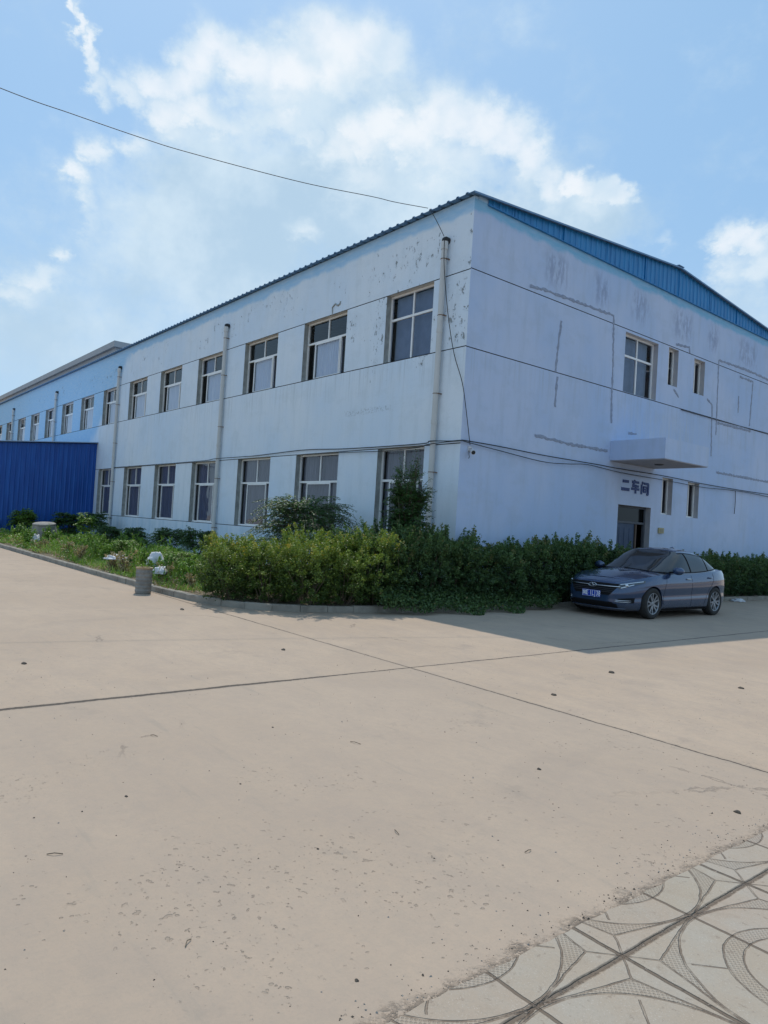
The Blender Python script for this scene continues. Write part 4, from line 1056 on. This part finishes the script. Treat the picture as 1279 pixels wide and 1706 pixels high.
# hedge shrubs: upright twigs packed with small leaves
def hedge_mesh(m, w_, h, seed, nb=250, per=42, leaf=.034):
    """rounded block of short branchlets, each packed with small round leaves; lumpy outline, sprouts on top"""
    rg = np.random.default_rng(seed); st = MB(); V = []; tones = []; DD = []
    ph = rg.uniform(0, 6, 6)
    for k in range(nb):
        a = rg.uniform(0, 6.283); lump = 1 + .18 * math.sin(3 * a + ph[0]) + .12 * math.sin(5 * a + ph[1])
        rr_ = w_ * .5 * lump * rg.uniform(.35, 1) ** .4; zz = h * rg.uniform(.06, 1) ** .85
        topz = h * (.95 + .10 * math.sin(2 * a + ph[2]) + .06 * math.sin(7 * rr_ + ph[3]))
        if zz > .74 * h: rr_ *= rg.uniform(.1, 1) ** .5
        zz = min(zz, topz); lowshrink = .68 + .32 * min(1, zz / (.4 * h))
        base = np.array([rr_ * math.cos(a) * lowshrink, rr_ * math.sin(a) * lowshrink, zz])
        out = np.array([math.cos(a) * .6, math.sin(a) * .6, .35 + 1.1 * (zz > .7 * h)]) + rg.normal(0, .35, 3); out /= np.linalg.norm(out)
        ln = rg.uniform(.10, .20) + (rg.uniform(.08, .26) if (zz > .8 * h and rg.uniform() > .55) else 0)
        n = int(per * ln / .15); t = rg.uniform(0, 1, n)
        P = base + out * (t * ln)[:, None] + rg.normal(0, 1, (n, 3)) * (.034 * (1.1 - .6 * t))[:, None]
        P[:, 2] = np.maximum(P[:, 2], .03); V.append(P); ct = rg.normal(.42, .16)
        tones.append(np.clip(ct + rg.normal(0, .12, n) + (t - .5) * .35 + (zz / h - .72) * .8, 0, 1)); DD.append(rg.normal(size=(n, 3)) + out * .7)  # tone by height: shade painted into lower leaves, young growth lighter on top
        if k % 12 == 0: st.tube([(base[0] * .25, base[1] * .25, 0), (base[0] * .55, base[1] * .55, zz * .5), tuple(base)], [.010, .007, .004], M_stem, 5)
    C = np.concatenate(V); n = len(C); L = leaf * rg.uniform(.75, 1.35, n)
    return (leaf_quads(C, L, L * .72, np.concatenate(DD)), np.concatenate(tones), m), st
def hedge(name_l, m, w_, h, seed, **k):
    ch, st = hedge_mesh(m, w_, h, seed, **k)
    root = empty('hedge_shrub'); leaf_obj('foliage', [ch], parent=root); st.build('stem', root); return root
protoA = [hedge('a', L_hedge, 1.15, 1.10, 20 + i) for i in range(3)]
protoB = [hedge('b', L_shaded, 1.15, 1.17, 30 + i, leaf=.040) for i in range(3)]
spotsA = [(-1.25, -4.78, .88), (-.75, -4.85, .98), (-1.1, -4.2, .92), (-.25, -4.45, .93), (-.2, -3.75, 1.0), (.22, -3.95, .90), (-.1, -3.1, 1.02), (.42, -3.25, .96), (.5, -2.6, 1.04)]
spotsB = [(.02, -2.5, 1.08), (.55, -1.95, 1.06), (.0, -1.85, 1.10), (.60, -1.3, 1.06), (.2, -1.2, 1.1), (.62, -.6, 1.04), (.30, -.3, 1.02), (.68, .05, 1.02), (.70, .7, 1.04), (.70, 1.35, 1.02), (.72, 2.0, 1.04), (.72, 2.6, 1.03), (.72, 3.2, 1.05), (.72, 3.8, 1.06), (.72, 4.4, 1.04), (.74, 5.0, 1.02), (.74, 5.6, .98)] + \
    [(.72, 8.3 + .62 * k, .92 + .05 * math.sin(k * 2.1)) for k in range(16)]
rr = random.Random(9)
def put(protos, spots, labels, grp, usedset=set()):
    for k, (x, y, s_) in enumerate(spots):
        p0 = protos[k % len(protos)]
        o = p0 if p0.name not in usedset else copy_tree(p0); usedset.add(p0.name)
        o.location = (x, y, .06); o.rotation_euler = (0, 0, rr.uniform(0, 6.28)); o.scale = (rr.uniform(.92, 1.08), rr.uniform(.92, 1.08), s_ * rr.uniform(.86, 1.07))
        tag(o, labels(k, x, y), 'hedge', grp)
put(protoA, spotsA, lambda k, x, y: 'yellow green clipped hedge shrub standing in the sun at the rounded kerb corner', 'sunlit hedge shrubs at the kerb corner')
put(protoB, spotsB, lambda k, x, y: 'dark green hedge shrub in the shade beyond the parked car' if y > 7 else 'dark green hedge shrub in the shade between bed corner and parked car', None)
for o in bpy.data.objects:
    if o.get('category') == 'hedge' and 'shade' in o.get('label', ''): o['group'] = 'shaded hedge shrubs beyond the car' if 'beyond' in o['label'] else 'shaded hedge shrubs before the car'

# ground cover of low weeds over the bed, and creeping growth spilling over the kerb
def hgt(x, y): return .10 + .16 * (np.sin(x * .9 + y * 1.3) * .5 + .5) * (np.sin(x * .37 - y * .8 + 2) * .5 + .5) + .10 * (np.sin(x * 2.3 + 1) * np.sin(y * 2.9 + .4))
def cover(n, x0, x1, y0, y1, leaf, m, hmul=1.0, seed=1, dens=None, grass=False):
    r_ = np.random.default_rng(seed); x = r_.uniform(x0, x1, n); y = r_.uniform(y0, y1, n)
    if dens is not None: k = dens(x, y) > r_.uniform(0, 1, n); x, y = x[k], y[k]
    n = len(x); H = np.maximum(.04, hgt(x, y) * hmul * (1 + .9 * np.sin(x * 1.9 + .6) * np.sin(y * 1.7))); z = .09 + H * r_.uniform(.2, 1, n) ** .6
    C = np.stack([x, y, z], 1); L = leaf * r_.uniform(.6, 1.5, n)
    D = r_.normal(size=(n, 3)) + np.array([0, 0, .3 if not grass else 2.2]); 
    tn = np.clip(.45 + .35 * np.sin(x * 1.1 + y * .7) + r_.normal(0, .2, n), 0, 1)
    return leaf_quads(C, L, L * (.6 if not grass else .10), D), tn, m
edge_ok = lambda x, y: ((y > -5.5) & ((x < -2.2) | (y > -5.4 + np.clip(x + 2.2, 0, 9) ** 1.6 * .28))).astype(float)
dryd = lambda x, y: np.clip(.9 * np.exp(-((y + 5.15) / .38) ** 2) * (.5 + .5 * np.sin(x * 1.7)) + .12, 0, 1) * edge_ok(x, y)
gden = lambda x, y: edge_ok(x, y) * np.clip(.35 + .65 * (np.sin(x * 1.3 + y) * .5 + .5) + (y + 4.9), .18, 1)
ch = [cover(52000, -13, -1.2, -5.5, -.15, .05, L_weed, 1, 1, gden), cover(42000, -30, -13, -5.5, -.15, .085, L_weed, 1.25, 2, gden), cover(14000, -56, -30, -5.5, -.15, .16, L_weed, 1.5, 3, gden),
      cover(16000, -30, -1.2, -5.5, -1.0, .13, L_dry, 1.1, 4, dryd, True), cover(9000, -14, -1.2, -5.5, -.5, .16, L_weed, 1.5, 5, edge_ok, True), cover(7000, -14, -1.0, -5.5, -3.8, .05, L_dry, .5, 6, dryd)]
leaf_obj('ground_cover', ch, label='low green weeds and dry grass covering the planting bed', cat='weeds', kind='stuff')
r_ = np.random.default_rng(77); n = 9000
t = r_.uniform(0, 1, n); yv = -2.9 + 5.2 * t; xv = 1.0 + r_.uniform(-.25, 1, n) * (.22 + .48 * np.sin(np.pi * np.clip(t * 1.0, 0, 1)) ** .8 * (.8 + .35 * np.sin(yv * 5)))
zv = np.clip(.55 - (xv - .85) * .62, .03, .6) * r_.uniform(.1, 1, n) ** .5
C = np.stack([xv, yv, zv], 1); D = r_.normal(size=(n, 3)); L = .05 * r_.uniform(.6, 1.4, n)
leaf_obj('creeping_weeds', [(leaf_quads(C, L, L * .7, D), np.clip(r_.normal(.4, .22, n), 0, 1), L_shaded)], label='creeping weeds spilling over the kerb onto the concrete in the shade', cat='weeds', kind='stuff')

# taller rank weeds: one clump each
def weed_clump(loc, h, seed, label, m=L_weed, n=900, w_=.5, leaf=.06):
    rg = np.random.default_rng(seed); root = empty('tall_weed', loc, 0, label, 'weed', 'tall weeds in the planting bed'); st = MB(); V = []; DD = []
    for k in range(9):
        a = rg.uniform(0, 6.28); q = w_ * .5 * rg.uniform(.2, 1); hh = h * rg.uniform(.55, 1); tip = (q * math.cos(a), q * math.sin(a), hh)
        st.tube([(0, 0, 0), (tip[0] * .35, tip[1] * .35, hh * .5), tip], [.006, .005, .002], M_stem, 4)
        t = rg.uniform(.15, 1, n // 9); P = np.stack([tip[0] * t ** 1.5, tip[1] * t ** 1.5, hh * t], 1) + rg.normal(0, .05, (n // 9, 3)) * (1.25 - t)[:, None]
        V.append(P); DD.append(rg.normal(size=P.shape) + np.array([math.cos(a), math.sin(a), .2]))
    C = np.concatenate(V); L = leaf * rg.uniform(.6, 1.4, len(C)); C[:, 2] = np.maximum(C[:, 2], .02)
    leaf_obj('foliage', [(leaf_quads(C, L, L * .5, np.concatenate(DD)), np.clip(rg.normal(.5, .22, len(C)), 0, 1), m)], parent=root); st.build('stem', root); return root
wp = [weed_clump((0, 0, .08), .62, 60, 'tall leafy weed rising out of the low growth in the sunny bed'), weed_clump((0, 0, .08), .5, 61, 'tall leafy weed rising out of the low growth in the sunny bed', n=700),
      weed_clump((0, 0, .08), .55, 62, 'dry straw coloured weed standing in the sunny bed near the kerb', L_dry, 260, .5, .07)]
rw = random.Random(17)
for k in range(92):
    if k < 74: x, y, p0 = rw.uniform(-22, -3.0), rw.uniform(-5.0, -2.2), wp[k % 2]
    elif k < 84: x, y, p0 = rw.uniform(-14, -2.2), rw.uniform(-5.35, -4.5), wp[2]
    else: x, y, p0 = rw.uniform(-34, -22), rw.uniform(-5.0, -2.5), wp[0]
    o = p0 if p0.location.x == 0 else copy_tree(p0); o.location = (x, y, .08); o.rotation_euler = (0, 0, rw.uniform(0, 6.28)); q = rw.uniform(.6, 1.15) * (1.2 if x < -12 else 1); o.scale = (q, q, q)
    if p0 is wp[2]: o['group'] = 'dry weeds near the kerb'

# shrubs with long compound leaves
def compound_bush(loc, w_, h, nb, label, m=L_bush, seed=1, leaf=.075, spread=1.0, name='bush', group=None, drop=.35, cat='bush', nst=5):
    rg = np.random.default_rng(seed); root = empty(name, loc, 0, label, cat, group); st = MB(); V = []; tn = []; DD = []; LL = []
    for k in range(nst):
        a = 6.283 * k / nst + rg.uniform(0, .6); top = Vector((math.cos(a) * w_ * .22, math.sin(a) * w_ * .18, h * rg.uniform(.6, .92)))
        st.tube([(0, 0, 0), (top.x * .3, top.y * .3, top.z * .4), (top.x * .7, top.y * .7, top.z * .75), top], [.022, .016, .011, .006], M_stem, 6)
    for b_ in range(nb):
        a = rg.uniform(0, 6.283); hz = rg.uniform(.15, 1) ** .7; o_ = Vector((math.cos(a) * w_ * .16 * rg.uniform(.2, 1), math.sin(a) * w_ * .14 * rg.uniform(.2, 1), h * (.22 + .62 * hz)))
        reach = w_ * .5 * rg.uniform(.45, 1.0) * (1.12 - .55 * hz) * spread; e = o_ + Vector((math.cos(a) * reach, math.sin(a) * reach * .8, h * rg.uniform(.02, .22) * hz))
        mid = (o_ + e) / 2 + Vector((0, 0, reach * .22)); e.z -= reach * drop * .5
        pts = [o_ * (1 - t) ** 2 + mid * 2 * t * (1 - t) + e * t * t for t in [q / 6 for q in range(7)]]
        st.tube(pts, [.006, .005, .005, .004, .004, .003, .002], M_stem, 4, cap=False)
        nl = 46
        for q in range(nl):
            t = .12 + .88 * q / nl; P = o_ * (1 - t) ** 2 + mid * 2 * t * (1 - t) + e * t * t; T_ = ((mid - o_) * (1 - t) + (e - mid) * t).normalized()
            sd = T_.cross(Vector((0, 0, 1))).normalized() * (1 if q % 2 else -1); d = (sd + T_ * .35 + Vector((0, 0, -.25)) + Vector(rg.normal(0, .22, 3))).normalized()
            l_ = leaf * rg.uniform(.7, 1.3) * (1.15 - .5 * t); V.append(P + d * l_ * rg.uniform(.5, 1.6)); DD.append(d); LL.append(l_); tn.append(min(1, max(0, rg.normal(.45, .2))))
    leaf_obj('foliage', [(leaf_quads(np.array([tuple(v) for v in V]), np.array(LL), np.array(LL) * .48, np.array([tuple(v) for v in DD]), np.tile([0, 0, 1.0], (len(V), 1)) + rg.normal(0, .35, (len(V), 3))), np.array(tn), m)], parent=root)
    st.build('stem', root, smooth=True); return root
compound_bush((-3.6, -1.6, .1), 3.7, 2.2, 340, 'broad dark bush with drooping compound leaves in front of the second ground floor window', seed=4)
compound_bush((-2.15, -1.5, .1), 1.5, 1.45, 70, 'lower dark bush filling the gap to the right of the broad drooping bush', seed=5)
compound_bush((-.20, -1.25, .1), 1.6, 2.6, 250, 'tall leafy sapling in front of the ground floor window nearest the corner', seed=6, name='sapling', cat='sapling', nst=3, drop=.5, spread=.85, leaf=.07)
compound_bush((-.30, -1.2, .1), 1.1, 3.05, 150, 'slender pale topped sapling rising highest before the window nearest the corner', seed=12, name='sapling', cat='sapling', nst=2, drop=.3, leaf=.06)
W_ = [((-18.6, -2.3), 1.15, 1.35, 46, 'upright pale green weed bush standing beside the grey concrete cone', L_weed, .10),
      ((-25.0, -3.2), 1.7, 1.35, 70, 'rounded green bush in front of the blue shed', L_weed, .12),
      ((-24.0, -1.6), 1.9, 1.3, 80, 'dark bush at the right end of the blue shed wall', L_bush, .12), ((-21.6, -1.0), 1.6, 1.45, 60, 'dark bush against the wall beside the farthest ground floor window', L_bush, .11),
      ((-19.8, -1.0), 1.7, .85, 60, 'low dark bush at the foot of the third drainpipe', L_bush, .10), ((-15.9, -1.3), 1.6, .95, 70, 'dark bush under the wall left of the second drainpipe', L_bush, .09),
      ((-12.3, -1.4), 1.9, 1.05, 90, 'dark bush at the foot of the second drainpipe', L_bush, .09), ((-9.6, -1.6), 1.7, 1.15, 90, 'dark bush behind the left end of the sunlit hedge', L_bush, .085),
      ((-10.0, -3.7), 1.1, .7, 44, 'bright green weed clump behind the white plastic bag', L_weed, .07), ((-5.6, -3.9), 1.5, .65, 60, 'bright green weed clump left of the sunlit hedge', L_weed, .065)]
for k, ((x, y), ww, hh, nb, lab, m, lf) in enumerate(W_): compound_bush((x, y, .08), ww, hh, nb, lab, m, 40 + k, lf, name='weed_bush', nst=4)

# ------------------------------------------------------------------ litter bin, cone, plastic bags, stones
M_cem = noisy('cement_grey', (.20, .19, .175), (.29, .275, .25), 7, .92, .01, 50)
b = empty('litter_bin', (-2.62, -5.88, 0), 0, 'grey ribbed concrete litter bin standing on the concrete against the kerb', 'bin')
mb = MB(); prof = [(.0, .0), (.140, .0), (.150, .02)]
for k in range(6): prof += [(.153, .04 + k * .072), (.158, .065 + k * .072), (.150, .078 + k * .072), (.149, .098 + k * .072)]
prof += [(.156, .48), (.155, .50), (.13, .50), (.125, .46), (.12, .1), (0, .1)]
mb.lathe(prof, M_cem, 40); mb.build('shell', b, smooth=False); smooth_by_angle(b.children[0], 40)
mb = MB(); mb.lathe([(.156, .482), (.162, .49), (.162, .510), (.15, .516), (.128, .510), (.128, .49)], noisy('rusty_rim', (.30, .20, .11), (.40, .30, .18), 9, .8), 40); mb.build('rim', b, smooth=True)
rg = np.random.default_rng(3); n = 90; C = np.stack([rg.normal(0, .045, n), rg.normal(0, .045, n), rg.uniform(.44, .52, n)], 1)
leaf_obj('dry_leaves', [(leaf_quads(C, .09, .03, rg.normal(size=(n, 3))), rg.uniform(0, 1, n), L_dry)], parent=b)
c = empty('concrete_cone', (-17.7, -4.05, .10), 0, 'upturned grey tapered concrete planter lying tilted among the weeds at the left', 'planter')
mb = MB(); mb.lathe([(.56, 0), (.55, .06), (.50, .3), (.42, .64), (.39, .80), (.385, .84), (.35, .855), (.0, .855)], M_cem, 40, Matrix.Rotation(R(5), 4, 'X') @ Matrix.Rotation(R(6), 4, 'Y')); mb.build('shell', c); smooth_by_angle(c.children[0], 40)
mb = MB(); mb.lathe([(.390, .79), (.405, .80), (.405, .83), (.385, .846)], M_cem, 40, Matrix.Rotation(R(5), 4, 'X') @ Matrix.Rotation(R(6), 4, 'Y')); mb.build('rim', c, smooth=True)
M_bag = mat('white_plastic', (.60, .60, .62), .75, spec=.2)[0]
def crumple(name, loc, sx, sy, sz, seed, label):
    bm = bmesh.new(); bmesh.ops.create_icosphere(bm, subdivisions=4, radius=1); rg = random.Random(seed); off = Vector((rg.uniform(0, 50), 3, 7))
    from mathutils import noise
    for v in bm.verts:
        q = v.co.copy(); d = 1 + .45 * noise.noise(q * 1.6 + off) + .30 * abs(noise.noise(q * 3.7 + off)) - .2 * abs(noise.noise(q * 7 + off))
        v.co = Vector((q.x * sx * d, q.y * sy * d, max(-.02, q.z * sz * d * (1 + .5 * noise.noise(Vector((q.x * 2, q.y * 2, 0)) + off)))))
    me = bpy.data.meshes.new(name); bm.to_mesh(me); bm.free(); me.materials.append(M_bag); me.polygons.foreach_set('use_smooth', [True] * len(me.polygons)); o = bpy.data.objects.new(name, me); COL.objects.link(o); o.location = loc
    tag(o, label, 'bag'); return o
crumple('plastic_bag', (-4.95, -4.75, .40), .26, .20, .24, 4, 'crumpled white plastic sack peaked up behind the litter bin')
crumple('plastic_bag', (-6.5, -5.15, .42), .30, .2, .08, 9, 'flat white plastic sheet left of the peaked sack')
crumple('plastic_bag', (-3.9, -5.05, .30), .16, .13, .12, 12, 'small white plastic scrap just right of the peaked sack')
crumple('plastic_bag', (-16.8, -4.6, .28), .2, .16, .22, 15, 'small white bag lying left of the concrete cone')
crumple('plastic_bag', (1.35, 10.6, .03), .18, .2, .05, 19, 'flattened white scrap on the ground behind the car')
M_stone = noisy('dark_stone', (.05, .043, .035), (.11, .09, .07), 20, .9)
ST = [(3.37, -9.32, .05), (3.6, -6.43, .05), (6.27, -3.43, .06), (7.48, -2.69, .05), (6.71, -5.12, .045), (8.11, -7.1, .025), (9.24, -6.62, .035), (7.22, -9.63, .018), (6.42, -8.22, .015), (7.36, -8.99, .012), (9.24, -9.52, .014), (8.32, -9.07, .012), (-.18, -6.12, .07)]
for k, (x, y, s_) in enumerate(ST):
    bm = bmesh.new(); bmesh.ops.create_icosphere(bm, subdivisions=2, radius=1); rg = random.Random(k)
    for v in bm.verts: v.co *= rg.uniform(.75, 1.2)
    for v in bm.verts: v.co = Vector((v.co.x * s_ * .65, v.co.y * s_ * .5, max(-.1 * s_, v.co.z * s_ * .38)))
    me = bpy.data.meshes.new('stone'); bm.to_mesh(me); bm.free(); me.materials.append(M_stone); o = bpy.data.objects.new('stone', me); COL.objects.link(o); o.location = (x, y, .001)
    tag(o, 'small dark clod lying loose on the bare concrete yard', 'clod', 'dark clods on the yard')
# twigs and grit
tw = random.Random(21)
for k, (x, y, l_, a) in enumerate([(7.72, -10.17, .07, 50), (8.35, -8.6, .06, -30), (7.0, -7.9, .09, 10), (8.9, -8.2, .05, 80), (6.2, -9.1, .06, 20), (8.7, -9.9, .05, -60)]):
    mb = MB(); q = R(a); mb.tube([(0, 0, .004), (math.cos(q) * l_ * .5, math.sin(q) * l_ * .5, .012), (math.cos(q + .2) * l_, math.sin(q + .2) * l_, .004)], .0022, M_stem, 5)
    mb.build('twig', loc=(x, y, 0), label='thin brown twig lying on the concrete yard', cat='twig', group='twigs on the yard')
n = 800; rg = np.random.default_rng(31); gx = 9.47 - np.abs(rg.normal(0, .13, n)) ** 1.1; gy = rg.uniform(-11, -4, n)
k2 = 900; gx = np.concatenate([gx, rg.uniform(3, 9.4, k2)]); gy = np.concatenate([gy, rg.uniform(-11, -2, k2)]); n += k2
mb = MB()
for x, y in zip(gx, gy):
    s_ = float(abs(rg.normal(0, .0022)) + .0016); a = rg.uniform(0, 6.28); V = [(x + math.cos(a + q) * s_ * rg.uniform(.6, 1.3), y + math.sin(a + q) * s_ * rg.uniform(.6, 1.3), .0) for q in (0, 1.57, 3.14, 4.71)] + [(x, y, s_ * .9)]
    mb.add(V, [(0, 1, 4), (1, 2, 4), (2, 3, 4), (3, 0, 4)], M_stone if rg.uniform() > .35 else M_cem)
mb.build('grit', label='fine grit scattered over the concrete and along the paving edge', cat='grit', kind='stuff')
